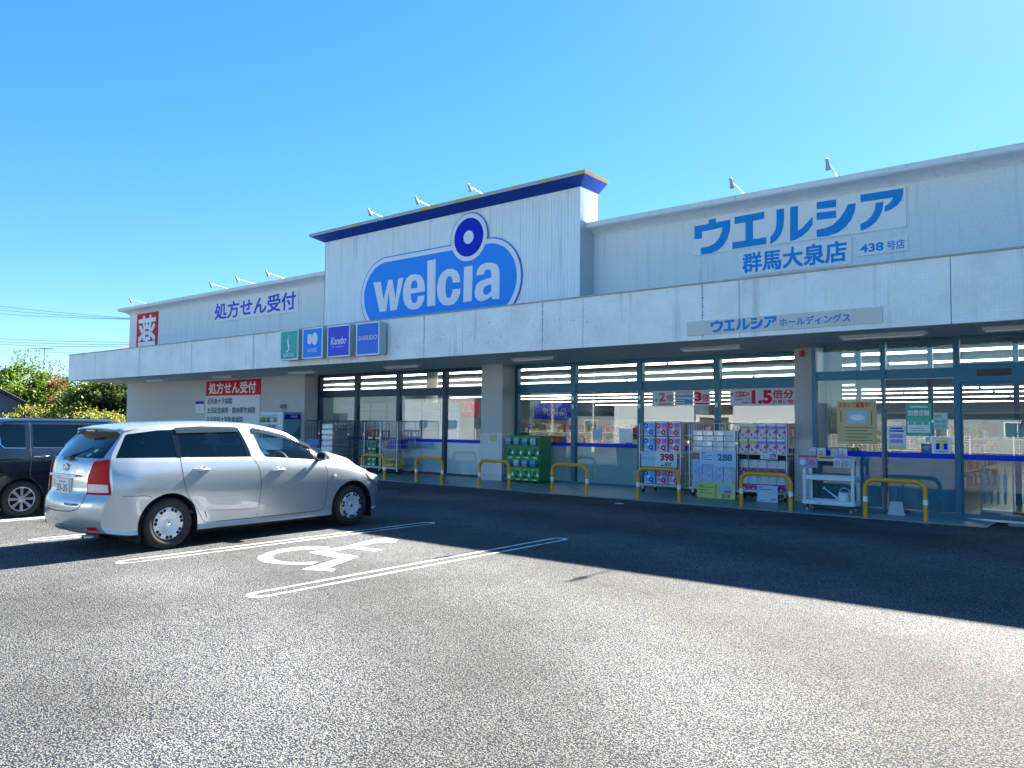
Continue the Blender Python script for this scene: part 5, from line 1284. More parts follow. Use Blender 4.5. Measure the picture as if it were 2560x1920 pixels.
# ------------------------------------------------------------------ roll cages
def cage(loc, w_, d_, h_, lab, mat=STEEL, shelves=(), grp='roll cages standing on the pavement', front=False, rz=0):
    t_ = thing('roll_cage', lab, 'roll cage', loc, rz, group=grp)
    r = .0125; z0 = .17
    MB().box(0, w_, -0.005, d_, z0, z0+.03).tube([(0, 0, z0), (w_, 0, z0)], r, 6).build('base_frame', mat, t_)
    def panel(nm, p0, p1, n):
        ax = Vector(p1)-Vector(p0); L_ = ax.length; ax.normalize()
        mb = MB(); rc = .06; pts = [Vector(p0)+Vector((0, 0, z0))]
        pts.append(Vector(p0)+Vector((0, 0, h_-rc)))
        pts += [Vector(p0)+ax*(rc-rc*cos(R(a)))+Vector((0, 0, h_-rc+rc*sin(R(a)))) for a in (30, 60, 90)]
        pts += [Vector(p1)-ax*(rc-rc*sin(R(a)))+Vector((0, 0, h_-rc+rc*cos(R(a)))) for a in (0, 30, 60, 90)]
        pts.append(Vector(p1)+Vector((0, 0, z0)))
        mb.tube(pts, r, 7)
        for zb in (z0+.28, (z0+h_)/2, h_-.28): mb.tube([Vector(p0)+Vector((0, 0, zb)), Vector(p1)+Vector((0, 0, zb))], .006, 5)
        o = mb.build(nm, mat, t_)
        for k in range(1, n):
            q = Vector(p0)+ax*(L_*k/n); MB().tube([q+Vector((0, 0, z0)), q+Vector((0, 0, h_-.005))], .0045, 4).build('bar', mat, o)
        return o
    panel('side_grille', (0, 0, 0), (0, d_, 0), 6); panel('side_grille', (w_, 0, 0), (w_, d_, 0), 6); panel('back_grille', (0.0, d_, 0), (w_, d_, 0), 8)
    if front: panel('front_grille', (0.0, -.01, 0), (w_, -.01, 0), 7)
    for zs in shelves: MB().box(.015, w_-.015, 0, d_-.01, zs-.02, zs).tube([(0, 0, zs), (w_, 0, zs)], .010, 5).build('shelf', mat, t_)
    for q in (.06, w_-.06):
        for y in (.06, d_-.06):
            k = MB().lathe([(0, -.014), (.05, -.014), (.05, .014), (0, .014)], 14, axis='x', c=(q, y+.02, .05)).build('caster', BLACK, t_)
            MB().box(q-.02, q+.02, y-.025, y+.03, .08, z0).build('caster_fork', mat, k)
    for zc in (h_*.72,): MB().box(-.025, .0, -.02, .02, zc, zc+.05).build('latch', CHROME, t_)
    return t_
FL0 = .095
CA = cage((-8.98, 15.95, FL0), 1.04, .70, 1.60, 'tall wire roll cage with blue and pink toilet paper packs behind the fifth guard rail', shelves=(.93,))
CB = cage((-7.68, 15.85, FL0), 1.05, .72, 1.60, 'tall wire roll cage with white tissue bundles in the middle of the three full cages', shelves=(.97,), mat=STEEL)
CC = cage((-6.62, 15.95, FL0), 1.05, .70, 1.60, 'tall wire roll cage with yellow, purple and magenta packs left of the right pillar', shelves=(.97,))
MB().box(.02, 1.03, .60, .605, .2, .96).build('back_sheet', C('cage sheet', .05, .11, .14, .6), CC); MB().box(.02, 1.03, .66, .665, .2, .96).build('back_sheet', C('cage sheet', .05, .11, .14, .6), CB)
cl = [(-21.77, .70, 'empty dark roll cage at the far left, next to the vending machine', STEELD), (-21.02, .68, 'roll cage filled with a stack of shiny white wrapped bundles', STEELD), (-20.27, .68, 'first of two empty dark roll cages right of the white wrapped bundles', STEELD),
      (-19.52, .68, 'second of two empty dark roll cages right of the white wrapped bundles', STEELD), (-18.78, .72, 'light steel roll cage holding red and green bottle crates', STEEL), (-18.00, .72, 'light steel roll cage with blue boxes and a yellow crate, nearest the blue stripe window', STEEL)]
for i, (x, w_, lab, m_) in enumerate(cl):
    cage((x, 16.08, FL0), w_, .74, 1.60, lab, mat=m_, shelves=(.75,) if i in (3, 5) else (), front=i in (2, 3, 5))

# ------------------------------------------------------------------ packs of paper goods
SHRINK = {}
def packmesh(kind):
    """front face prints are thin flat pieces on a soft edged bundle"""
    if kind in SHRINK: return SHRINK[kind]
    mb = MB(); mats = []
    def mi(m_):
        if m_ not in mats: mats.append(m_)
        return mats.index(m_)
    rnd = random.Random(hash(kind) % 1000)
    if kind in ('blue', 'pink'):
        w_, h_, d_ = .285, .335, .23
        base, a, b_, c_ = (C('pack sky', .10, .50, .80, .25), C('pack blue', .005, .04, .55, .25), C('pack white', .68, .72, .76, .25), C('pack aqua', .10, .35, .62, .25)) if kind == 'blue' else (C('pack lilac', .46, .36, .56, .25), C('pack magenta', .60, .005, .09, .25), C('pack white', .68, .72, .76, .25), C('pack violet', .30, .14, .50, .25))
        mb.bbox(0, w_, 0, d_, 0, h_, .02, mi(base)); y = -.001
        mb.flat(rrect(.0+.01, w_-.01, h_-.035, h_-.008, .008), y, mi(b_)); mb.flat(rrect(.01, w_-.01, .01, .04, .008), y, mi(b_))
        mb.flat(rrect(.16, w_-.012, .20, h_-.04, .02), y, mi(c_))
        for (cx_, cz_, r) in ((.055, .235, .055), (.185, .085, .055)):
            for k in range(6):
                an = k*pi/3+.3; mb.disc((cx_+r*.6*cos(an), cz_+r*.6*sin(an)), r*.55, 10, y-.001-.0001*k, mi(a))
            mb.disc((cx_, cz_), r*.32, 10, y-.002, mi(b_))
        mb.disc((.12, .15), .035, 12, y-.001, mi(b_)); mb.disc((.215, .17), .022, 12, y-.001, mi(a)); mb.disc((.215, .17), .012, 10, y-.0015, mi(b_))
        mb.flat(rrect(.20, .255, .014, .034, .004), y-.0015, mi(INK)); mb.disc((.06, .09), .02, 10, y-.001, mi(c_))
    elif kind in ('yellow', 'purple'):
        w_, h_, d_ = .19, .31, .22
        top = C('pack yellow', .62, .48, .10, .25) if kind == 'yellow' else C('pack purple', .30, .18, .58, .25)
        mb.bbox(0, w_, 0, d_, 0, h_, .015, mi(C('pack rose', .60, .52, .56, .25))); y = -.001
        mb.flat(rrect(.006, w_-.006, .20, .262, .006), y, mi(top)); mb.flat(rrect(.006, w_/2-.003, .265, .305, .008), y, mi(C('pack white', .68, .72, .76, .25))); mb.flat(rrect(w_/2+.003, w_-.006, .265, .305, .008), y, mi(C('pack white', .68, .72, .76, .25)))
        for (cx_, cz_, r) in ((.02, .155, .045), (.165, .14, .035), (.06, .075, .03)):
            mb.disc((max(cx_, .0), cz_), r, 12, y-.001, mi(C('pack red', .50, .03, .08, .25) if kind == 'yellow' else C('pack plum', .34, .05, .30, .25)), rx=min(r, cx_))
        mb.disc((.03, .065), .028, 10, y-.002, mi(C('pack white', .68, .72, .76, .25))); mb.disc((.128, .165), .025, 12, y-.002, mi(C('pack white', .68, .72, .76, .25))); mb.disc((.128, .165), .009, 8, y-.003, mi(C('pack plum', .34, .05, .30, .25)))
        mb.flat(rrect(.012, w_-.012, .012, .035, .005), y-.001, mi(C('pack white', .68, .72, .76, .25))); mb.flat(rrect(.115, .165, .014, .032, .004), y-.0015, mi(INK))
    elif kind == 'magenta':
        w_, h_, d_ = .19, .30, .22
        mb.bbox(0, w_, 0, d_, 0, h_, .012, mi(C('pack pale blue', .52, .62, .68, .25))); y = -.001
        mb.flat(rrect(.002, w_-.002, .012, .135, .004), y, mi(C('pack wine', .34, .01, .16, .25)))
        rn = random.Random(5)
        for k in range(16): mb.disc((rn.uniform(.015, w_-.015), rn.uniform(.022, .125)), rn.uniform(.004, .011), 7, y-.001-.0001*k, mi(C('pack petal', .62, .30, .45, .25)))
        for k in range(5): mb.box(.02, .02+rn.uniform(.04, .11), y-.001, y, .165+k*.022, .170+k*.022, mi(GREYP))
        mb.box(.02, .065, y-.001, y, .268, .282, mi(INK)); mb.disc((.1, .035), .02, 12, y-.003, mi(C('pack white', .68, .72, .76, .25)))
    elif kind == 'tissue':
        w_, h_, d_ = .235, .118, .24
        mb.bbox(0, w_, 0, d_, 0, h_, .022, mi(pm('clear wrapped tissue', (.66, .68, .72), .12, noise=.22, nscale=16, coat=1.0, bump=.9, bscale=26))); y = -.001
        mb.flat(rrect(.03, .10, .012, h_-.012, .01), y, mi(pm('wrap fold', (.45, .50, .56), .15, noise=.2, nscale=30)))
    elif kind == 'box':
        w_, h_, d_ = .232, .150, .24
        mb.bbox(0, w_, 0, d_, 0, h_, .008, mi(C('pack powder blue', .42, .54, .74, .3))); y = -.001
        mb.box(.01, .222, y-.001, y, .072, .076, mi(C('pack line', .25, .36, .58))); mb.box(.05, .18, y-.001, y, .105, .115, mi(C('pack line', .25, .36, .58))); mb.disc((.16, .11), .014, 8, y-.002, mi(C('pack navy', .04, .1, .35))); mb.disc((.08, .04), .012, 8, y-.002, mi(C('pack navy', .04, .1, .35)))
    elif kind == 'wrap':
        w_, h_, d_ = .64, .19, .60
        mb.bbox(0, w_, 0, d_, 0, h_, .05, mi(pm('shiny white film bundle', (.62, .66, .72), .12, noise=.35, nscale=9, coat=1.0, bump=1.0, bscale=12)))
        y = -.0
    me = mb.build('pack', mats, mesh_only=True); SHRINK[kind] = (me, w_, h_); return SHRINK[kind]
def pack(kind, name, lab, loc, grp, cat='paper pack', rz=0):
    me, _, _ = packmesh(kind); o = place(me, name, loc, rz+random.uniform(-.035, .035)); o.location.x += random.uniform(-.004, .004); o.location.y += random.uniform(-.012, .012); return tag(o, lab, cat, grp)
lr3 = ['left', 'middle', 'right']
rowsA = [(.93+.34+.03, 'top row'), (.93+.01, 'second row'), (.205+.30, 'third row behind the 398 price card'), (.205, 'bottom row')]
for r_, (z, rn_) in enumerate(rowsA):
    for c_ in range(3):
        kind = 'blue' if c_ == 0 else 'pink'
        pack(kind, 'toilet_paper_pack', '%s flower toilet paper pack, %s in the %s of the left stock cage' % (kind, lr3[c_], rn_.split(' behind')[0]), (-8.98+.09+c_*.315, 16.0, FL0+z-(.0 if r_ != 2 else .0)+(.008 if r_ in (1, 3) else 0)), 'flower toilet paper packs in the left stock cage')
lr4 = ['leftmost', 'second', 'third', 'rightmost']; lr5 = ['leftmost', 'second', 'middle', 'fourth', 'rightmost']; nth = ['top', 'second', 'third', 'lowest']
for r_ in range(4):
    for c_ in range(4):
        pack('tissue', 'tissue_pack', 'clear wrapped tissue bundle, %s in the %s row on the middle cage shelf' % (lr4[c_], nth[r_]), (-7.68+.06+c_*.242, 15.88+random.uniform(0, .02), FL0+.972+(3-r_)*.118), 'clear wrapped tissue bundles')
        pack('box', 'tissue_box_pack', 'powder blue tissue box pack, %s in the %s row of the middle cage' % (lr4[c_], nth[r_]), (-7.68+.06+c_*.240, 15.87, FL0+.203+(3-r_)*.150), 'powder blue tissue box packs')
for r_ in range(2):
    for c_ in range(5):
        k = 'yellow' if c_ < 2 else 'purple'
        nm = ['left', 'right'][c_] if c_ < 2 else lr3[c_-2]
        pack(k, 'kitchen_roll_pack', '%s topped kitchen roll pack, %s one in the %s shelf row of the right cage' % (k, nm, ['upper', 'lower'][r_]), (-6.62+.035+c_*.197, 15.98, FL0+.972+(1-r_)*.312), 'yellow and purple kitchen roll packs')
        pack('magenta', 'napkin_pack', 'pale blue pack with magenta petals, %s in the %s row of the right cage' % (lr5[c_], ['upper', 'lower'][r_]), (-6.62+.035+c_*.197, 15.98, FL0+.203+(1-r_)*.335), 'magenta petal packs in the right cage')
for k in range(7):
    pack('wrap', 'wrapped_bundle', 'shiny white film wrapped bundle, %s in the stack of the left cage' % ['lowest', 'second from below', 'third from below', 'middle one', 'third from above', 'second from above', 'topmost'][k], (-20.99, 16.12, FL0+.20+k*.185), 'white wrapped bundles in a cage', 'bundle')

# price cards
def card(lab, x, y, z, w_, h_, mat, *lay, tilt=0):
    t_ = thing('price_card', lab, 'price card', (x, y, z))
    MB().box(0, w_, -.004, 0, 0, h_).build('card', mat, t_)
    for nm, m_, fn in lay:
        mb = MB(); fn(mb, w_, h_); mb.build(nm, m_, t_)
    return t_
card('white price card with red 398 and small 437 hung on the left stock cage', -8.92, 15.935, FL0+.60, .90, .34, C('card white', .62, .66, .72), ('red_digits', C('maroon digits', .35, .01, .04), T('398', .54, .40, .38, .50, .05)), ('black_digits', INK, U(T('437', .66, .05, .20, .27, .03), B(.56, .64, .06, .14, -.005))), ('left_panel', C('card sky', .38, .56, .74), B(0, .40, 0, 1, -.0045)), ('name_lettering', C('card navy', .05, .12, .26), T('イマージュ 18ロール', .03, .42, .44, .22, .0)))
card('pale blue price card reading 288 hung between the two tissue rows', -7.42, 15.83, FL0+.66, .82, .35, C('card pale blue', .42, .58, .80), ('digits', C('card dark blue', .02, .13, .30), T('288', .50, .38, .40, .44, .05)), ('print', C('card navy', .05, .12, .26), U(B(.05, .15, .80, .87), rows(3, .05, .36, .42, .68, .03), B(.05, .40, .08, .12))))
card('yellow green price card reading 213 standing under the tissue cage', -7.46, 15.78, .09, .86, .33, C('card lime', .50, .60, .20), ('digits', INK, T('213', .66, .06, .20, .24, .04)), ('blue_patch', C('card blue patch', .25, .45, .75), B(.56, .92, .38, .80)), ('red_digits', REDI, T('298', .72, .36, .16, .18, .03)), ('print', C('card green', .20, .32, .06), U(rows(3, .04, .42, .28, .66, .06), B(.03, .16, .76, .84), B(.48, .52, .1, .9))))
card('small white price card reading 278 hung on the right cage shelf', -6.11, 15.93, FL0+.86, .36, .13, C('card white', .62, .66, .72), ('digits', INK, U(T('278', .54, .34, .38, .52, .04), B(.5, .92, .12, .22))), ('print', GREYP, rows(2, .06, .4, .3, .6, .08)))
card('pale blue price card with gold 299 standing on the pavement under the right cage', -6.10, 15.72, .09, .42, .34, C('card ice', .50, .62, .82), ('digits', C('gold digits', .45, .26, .02), T('299', .66, .08, .26, .18, .04)), ('patch', C('card cream', .6, .58, .5), B(.36, .94, .48, .60)), ('print', C('card navy', .05, .12, .26), U(B(.07, .24, .86, .92), B(.07, .74, .74, .79), B(.07, .55, .64, .67), B(.05, .30, .07, .10))))

# bottle crates
def crate(lab, x, y, z, mat, w_=.42, d_=.32, h_=.30):
    t_ = thing('bottle_crate', lab, 'crate', (x, y, z), group='plastic bottle crates in the left cages')
    MB().box(0, w_, 0, d_, 0, .02).build('base', mat, t_)
    for (a, b_, c, d) in ((0, w_, 0, .015), (0, w_, d_-.015, d_), (0, .015, 0, d_), (w_-.015, w_, 0, d_)):
        MB().box(a, b_, c, d, .0, .10).box(a, b_, c, d, h_-.05, h_).build('rail', mat, t_)
    for q in (0, w_/2-.02, w_-.04): MB().box(q, q+.04, -.003, .016, .1, h_-.05).build('upright', mat, t_)
    for q in (0, d_/2-.02, d_-.04): MB().box(w_-.016, w_+.003, q, q+.04, .1, h_-.05).build('upright', mat, t_)
    MB().box(.06, .14, -.006, -.003, .02, .08).box(w_-.16, w_-.08, -.006, -.003, .02, .08).build('mark', REDI if 'yellow' in lab else WHITE, t_)
CR = C('crate red', .42, .01, .03, .4); CG = C('crate green', .02, .28, .10, .4); CY = C('crate yellow', .65, .48, .06, .4)
bx = -18.75
crate('red bottle crate on the left of the top layer', bx+.02, 16.15, FL0+1.02, CR, .33); crate('dark red bottle crate on the right of the top layer', bx+.36, 16.15, FL0+1.02, C('crate wine', .16, .01, .02, .4), .33)
crate('green bottle crate directly under the red crates', bx+.04, 16.15, FL0+.68, CG); crate('green bottle crate in the middle of the left stack', bx+.04, 16.15, FL0+.36, CG)
crate('green bottle crate at the bottom of the left stack', bx+.04, 16.15, FL0+.205, CG, h_=.15)
crate('yellow bottle crate with red marks at the bottom of the light steel cage', -17.96, 16.13, FL0+.205, CY, .62, h_=.26)
t_ = thing('blue_carton', 'royal blue folded plastic box leaning above the yellow crate', 'box', (-17.95, 16.2, FL0+.76))
MB().prism([(0, 0), (.62, 0), (.62, .28), (.25, .28)], 0, .35).build('body', C('carton blue', .01, .01, .42, .35), t_)
t_ = thing('blue_tray', 'bright blue plastic tray low in the far left empty cage', 'tray', (-21.72, 16.15, FL0+.80))
MB().box(0, .60, 0, .5, 0, .16).build('body', C('tray blue', .02, .20, .62, .35), t_)
MB().box(-.01, .61, -.01, .51, .14, .17).build('rim', C('tray blue', .02, .20, .62, .35), t_)

# ------------------------------------------------------------------ capsule toy machines: two rows of four in one green cabinet
G1 = C('machine green', .02, .38, .09, .35); G2 = C('machine dark green', .01, .22, .08, .4)
t_ = thing('capsule_machine_rack', 'green cabinet of eight capsule toy machines beside the middle pillar', 'toy machine', (-13.28, 16.35, FL0))
MB().prism([(.02, .04), (.52, .04), (.52, 1.22), (.20, 1.22), (.12, 1.24), (.02, 1.18), (-.02, 1.12)], 0, 1.12, axis='x').build('cabinet', G2, t_)
rnd = random.Random(21)
cc = [C('toy print mauve', .45, .42, .55), C('toy print sky', .35, .50, .65), C('toy print teal', .18, .48, .55), C('toy print navy', .06, .12, .30), C('toy print white', .6, .62, .66), C('toy print blue', .08, .32, .70)]
pick = [[0, 1, 2, 4], [3, 4, 0, 5]]
capg = glassmat('clear capsule window', (.80, .88, .92), 1.5)
for r_ in range(2):
    zb = .62-.58*r_+.02
    for c_ in range(4):
        x0 = .005+c_*.278; x1 = x0+.268
        M_ = MB()
        M_.prism([(-.02, zb), (.06, zb), (.06, zb+.33), (.0, zb+.33), (-.005, zb+.08), (-.05, zb+.05), (-.05, zb)], x0+.01, x1-.01, axis='x')
        o = M_.build('machine', G1, t_)
        MB().bbox(x0, x1, -.02, .10, zb+.53, zb+.575, .015).build('machine_top', G1, o)
        win = [(-.02, zb+.33), (-.075, zb+.36), (-.10, zb+.44), (-.08, zb+.53)]
        mb = MB(); k = len(win); mb.add([(x0+.01, a, b_) for a, b_ in win]+[(x1-.01, a, b_) for a, b_ in win], [(i, i+k, i+k+1, i+1) for i in range(k-1)]); mb.build('window', capg, o)
        cd = [(a+.006, b_) for a, b_ in win]; mb = MB(); mb.add([(x0+.03, a, b_) for a, b_ in cd]+[(x0+.20, a, b_) for a, b_ in cd], [(i, i+k, i+k+1, i+1) for i in range(k-1)]); mb.build('picture_card', pm('toy card %d' % (r_*4+c_), MATS[['toy print mauve', 'toy print sky', 'toy print teal', 'toy print white', 'toy print navy', 'toy print white', 'toy print mauve', 'toy print blue'][r_*4+c_]].node_tree.nodes['Principled BSDF'].inputs[0].default_value[:3], .4, noise=.6, nscale=22), o)
        MB().lathe([(0, -.035), (.045, -.03), (.05, -.005)], 18, axis='y', c=(x0+.11, 0, zb+.20)).build('dial', G2, o)
        MB().lathe([(0, -.012), (.045, -.01), (.055, -.002)], 18, axis='y', c=(x0+.09, -.03, zb+.07)).build('chute', BLACK, o)
        MB().box(x1-.075, x1-.02, -.012, -.004, zb+.10, zb+.19).build('price_plate', WHITE, o)
        MB().box(x0+.11, x0+.22, -.056, -.05, zb+.005, zb+.03).build('number_label', WHITE, o)
        MB().box(x0+.05, x0+.08, -.012, -.004, zb+.27, zb+.285).build('coin_slot', WHITE, o)
for q in (.03, .29, .57, .85, 1.08):
    MB().lathe([(0, -.01), (.02, -.01), (.02, .01), (0, .01)], 10, axis='x', c=(q, .02, .02)).build('caster', GREYP, t_)

# ------------------------------------------------------------------ white utility trolley with hanging snack bags and a watering can
TW = pm('white trolley plastic', (.60, .70, .76), .4)
t_ = thing('utility_trolley', 'white two-shelf plastic trolley standing before the right pillar', 'trolley', (-4.98, 15.12, .035))
W_, D_, H_ = .93, .42, 1.02
for x in (0, W_-.06):
    for y in (0, D_-.05): MB().bbox(x, x+.06, y, y+.05, .14, H_, .008).build('post', TW, t_)
for z, nm in ((.14, 'bottom_shelf'), (.60, 'middle_shelf'), (.96, 'top_shelf')):
    mb = MB().bbox(-.01, W_+.01, -.015, .012, z, z+.085, .008).bbox(-.01, W_+.01, D_-.012, D_+.015, z, z+.085, .008).bbox(-.01, .02, 0, D_, z, z+.085, .008).bbox(W_-.02, W_+.01, 0, D_, z, z+.085, .008).box(.02, W_-.02, .012, D_-.012, z+.02, z+.03)
    mb.build(nm, TW, t_)
for x in (.07, W_-.07):
    for y in (.04, D_-.06):
        k = MB().lathe([(0, -.013), (.038, -.013), (.042, 0), (.038, .013), (0, .013)], 16, axis='x', c=(x, y, .042)).build('caster', pm('pale caster', (.4, .5, .55), .4), t_); MB().box(x-.02, x+.02, y-.02, y+.02, .06, .14).build('caster_fork', BLACK, k)
MB().box(.28, .36, -.018, -.015, .165, .18).build('name_plate', GREYP, t_)
t_ = thing('watering_can', 'pale blue white plastic watering can with long spout on the bottom shelf of the trolley', 'watering can', (-4.28, 15.30, .215))
MB().lathe([(0, 0), (.105, 0), (.11, .02), (.095, .19), (.085, .20)], 24).build('tank', TW, t_)
MB().tube([(-.08, 0, .05), (-.22, 0, .16), (-.34, 0, .25)], [.022, .014, .012], 8).lathe([(.012, 0), (.032, .035)], 12, M=Matrix.Translation((-.34, 0, .245)) @ Matrix.Rotation(R(-55), 4, 'Y')).build('spout', TW, t_)
MB().tube([(-.08, 0, .19), (-.06, 0, .26), (.02, 0, .285), (.09, 0, .25), (.12, 0, .15), (.10, 0, .06)], .009, 6).build('handle', TW, t_)
def snack(lab, x, z, w_, h_, y, base, top, mid, txt=None):
    t_ = thing('snack_bag', lab, 'snack bag', (x, y, z), group='snack bags hung on the white trolley')
    n = 6; mb = MB(); vs = []
    for i in range(n+1):
        for j in range(n+1):
            u, v = i/n, j/n; b_ = .028*(4*u*(1-u))**.5*(4*v*(1-v))**.5 if 0 < u < 1 and 0 < v < 1 else 0
            vs.append((u*w_, -b_-.003+.004*sin(9*u+5*v), v*h_))
    mb.add(vs, [(i*(n+1)+j, (i+1)*(n+1)+j, (i+1)*(n+1)+j+1, i*(n+1)+j+1) for i in range(n) for j in range(n)], 0, True)
    mb.add([(a, .02 if 0.01 < a < w_-.01 and .01 < c < h_-.01 else .002, c) for a, b_, c in vs], [(i*(n+1)+j, i*(n+1)+j+1, (i+1)*(n+1)+j+1, (i+1)*(n+1)+j) for i in range(n) for j in range(n)], 0, True)
    mb.build('bag', base, t_)
    MB().flat([(.004, h_*.80), (w_-.004, h_*.80), (w_-.004, h_-.004), (.004, h_-.004)], -.026).build('header', top, t_)
    MB().disc((w_/2, h_*.42), h_*.24, 16, -.034).build('picture', mid, t_)
    if txt: MB().text(txt, w_*.25, h_*.34, w_*.5, h_*.22, -.036, bold=.03).build('lettering', SIGNW, t_)
yb = 15.09
bl = C('bag lilac', .42, .36, .55, .25); rd = C('bag red', .50, .03, .10, .25); wb_ = C('bag white', .60, .64, .72, .25); vi = C('bag violet', .32, .16, .55, .25)
snack('purple snack bag with red header hung on the trolley, far left in the front row', -5.04, .86, .17, .24, yb, bl, rd, wb_)
snack('purple snack bag with red header hung on the trolley, second in the front row', -4.86, .86, .17, .24, yb, bl, rd, C('bag plum', .40, .14, .28, .25))
snack('white snack bag with violet header hung on the trolley, third in the front row', -4.40, .88, .15, .22, yb, wb_, vi, C('bag grey', .30, .38, .46, .25))
snack('white snack bag with violet header hung on the trolley, far right in the front row', -4.24, .88, .15, .22, yb, wb_, vi, C('bag grey', .30, .38, .46, .25))
yb = 15.26
snack('pale pouch with dark label, leftmost on top of the trolley', -4.90, 1.07, .13, .17, yb, wb_, C('pouch pink', .6, .35, .35, .3), C('bag grey', .30, .38, .46, .25))
snack('pale pouch with crimson badge, second on top of the trolley', -4.75, 1.07, .16, .17, yb, wb_, wb_, rd, 'AE')
snack('pale pouch with pink label, third on top of the trolley', -4.50, 1.07, .13, .17, yb, wb_, C('pouch pink', .6, .35, .35, .3), C('bag grey', .30, .38, .46, .25))
snack('pale pouch with crimson badge, rightmost on top of the trolley', -4.36, 1.07, .16, .17, yb, wb_, wb_, rd, 'AE')
t_ = thing('price_strip', 'yellow green price strip along the trolley top edge', 'price card', (-4.98, 15.095, 1.03)); MB().box(0, .93, -.004, 0, 0, .055).build('strip', C('strip lime', .50, .60, .12), t_); MB().box(.33, .60, -.006, -.004, .015, .04).build('print', REDI, t_)

# long-handled dustpan
t_ = thing('dustpan', 'grey blue long-handled dustpan leaning behind the entrance guard rail', 'dustpan', (-3.55, 15.38, .03))
PB_ = pm('dustpan grey', (.38, .46, .54), .5)
MB().prism([(0, 0), (.30, 0), (.245, .27), (.055, .27)], -.02, .0).prism([(0, 0), (.30, 0), (.27, .05), (.03, .05)], 0, .20).build('pan', PB_, t_)
MB().box(.13, .165, -.012, .012, .26, .56).build('handle', pm('handle grey', (.06, .16, .22), .5), t_)

# ------------------------------------------------------------------ vending machine on the left wall
t_ = thing('vending_machine', 'pale blue drinks vending machine against the wall right of the hospital list', 'vending machine', (-23.64, 15.60, .10))
W_, D_, H_ = 1.29, .70, 1.87
MB().bbox(0, W_, .02, D_, 0, H_, .01).build('cabinet', pm('machine side blue', (.16, .36, .52), .4), t_)
MB().box(0, W_, -.03, .02, .05, H_-.005).build('door', pm('machine white', (.52, .62, .72), .35), t_)
MB().box(.06, 1.02, -.034, -.028, .90, H_-.09).build('display_window', C('display backing', .30, .50, .60), t_)
rnd = random.Random(4); dcol = [C('can green', .10, .35, .10, .3), C('can brown', .22, .12, .05, .3), C('can white', .60, .62, .62, .3), C('can blue', .05, .22, .55, .3), C('can yellow', .60, .50, .10, .3)]
for r_ in range(3):
    MB().box(.06, 1.02, -.05, -.034, .93+r_*.27, .97+r_*.27).build('button_rail', WHITE, t_)
    for c_ in range(12):
        x = .10+c_*.077; m_ = dcol[0 if (r_ == 2 and c_ < 4) else rnd.randrange(5)]
        MB().lathe([(0, 0), (.026, 0), (.028, .1), (.013, .15), (.013, .17), (0, .17)], 10, c=(x, -.062, .975+r_*.27)).build('drink_sample', m_, t_)
MB().box(1.10, 1.17, -.036, -.028, 1.10, 1.24).build('card_reader', BLACK, t_)
MB().box(.2, .9, -.036, -.028, .25, .42).build('collection_flap', BLACK, t_)
Mx = Matrix.Translation((W_, .02, 0)) @ Matrix.Rotation(R(90), 4, 'Z')
MB().box(.03, D_-.05, -.006, -.002, H_-.24, H_-.08, 0, Mx).build('side_banner', DEEPB, t_)
MB().text('伊藤園', .27, H_-.20, .26, .09, -.008, M=Mx, bold=.02).build('side_lettering', SIGNW, t_)
MB().prism([(.35, .6), (D_-.06, .6), (D_-.06, 1.42), (.52, 1.25), (.42, 1.1)], -.006, -.002, M=Mx).build('side_leaf', C('leaf teal', .05, .20, .16), t_)
MB().prism([(.50, .6), (D_-.06, .6), (D_-.06, 1.2)], -.0085, -.007, M=Mx).build('side_wave', C('wave blue', .02, .08, .50), t_)
t_ = thing('wall_camera', 'pair of small grey hooded lamps on a bracket above the vending machine', 'lamp', (-23.4, 16.33, 2.05))
for q in (0, .17):
    MB().lathe([(0, .10), (.035, .09), (.06, -.02), (.0, -.02)], 12, M=Matrix.Translation((q, -.10, .12)) @ Matrix.Rotation(R(35), 4, 'Y')).build('lamp_hood', GREYP, t_)
    MB().tube([(q+.02, -.10, .10), (q+.03, -.04, -.02), (.12, -.02, -.14)], .008, 5).build('stem', GREYP, t_)
# umbrella bags inside the entrance
t_ = thing('umbrella_stand', 'rack of pale blue wet umbrella bags inside the entrance glass', 'umbrella stand', (-2.25, 16.6, .1))
MB().box(0, .5, 0, .3, 0, .05).tube([(0, .15, .05), (0, .15, .95), (.5, .15, .95), (.5, .15, .05)], .012, 6).build('frame', STEEL, t_)
for q in (.05, .16, .27, .38): MB().lathe([(0, .1), (.018, .12), (.038, .62), (.01, .68), (.01, .80)], 10, c=(q, .12, .05)).build('umbrella', C('umbrella bag', .20, .50, .72, .3), t_)
# ------------------------------------------------------------------ planting and houses
class Leaves:
    def __init__(s): s.v = []; s.f = []
    def leaf(s, p, sz, rnd):
        n = Vector((rnd.gauss(0, 1), rnd.gauss(0, 1), rnd.gauss(0.35, 1))).normalized(); a = n.orthogonal().normalized(); b_ = n.cross(a)
        t = rnd.uniform(0, 2*pi); u = (a*cos(t)+b_*sin(t))*sz; v = n.cross(u)*.5
        k = len(s.v); s.v += [p-u*.5, p+v*.55+u*.05, p+u*.55, p-v*.55+u*.05]; s.f.append((k, k+1, k+2, k+3))
    def build(s, name, mat, parent=None):
        me = bpy.data.meshes.new(name); me.from_pydata([tuple(v) for v in s.v], [], s.f); me.materials.append(mat); return link(bpy.data.objects.new(name, me), parent)
BARK = pm('bark', (.09, .07, .05), .9, noise=.3, nscale=6)
L1 = leafmat('mid green leaves', (.03, .085, .015), (.13, .19, .03), (.24, .24, .05))
L2 = leafmat('autumn orange leaves', (.09, .07, .02), (.28, .15, .05), (.17, .20, .04))
L3 = leafmat('dark evergreen leaves', (.010, .032, .014), (.035, .075, .02))
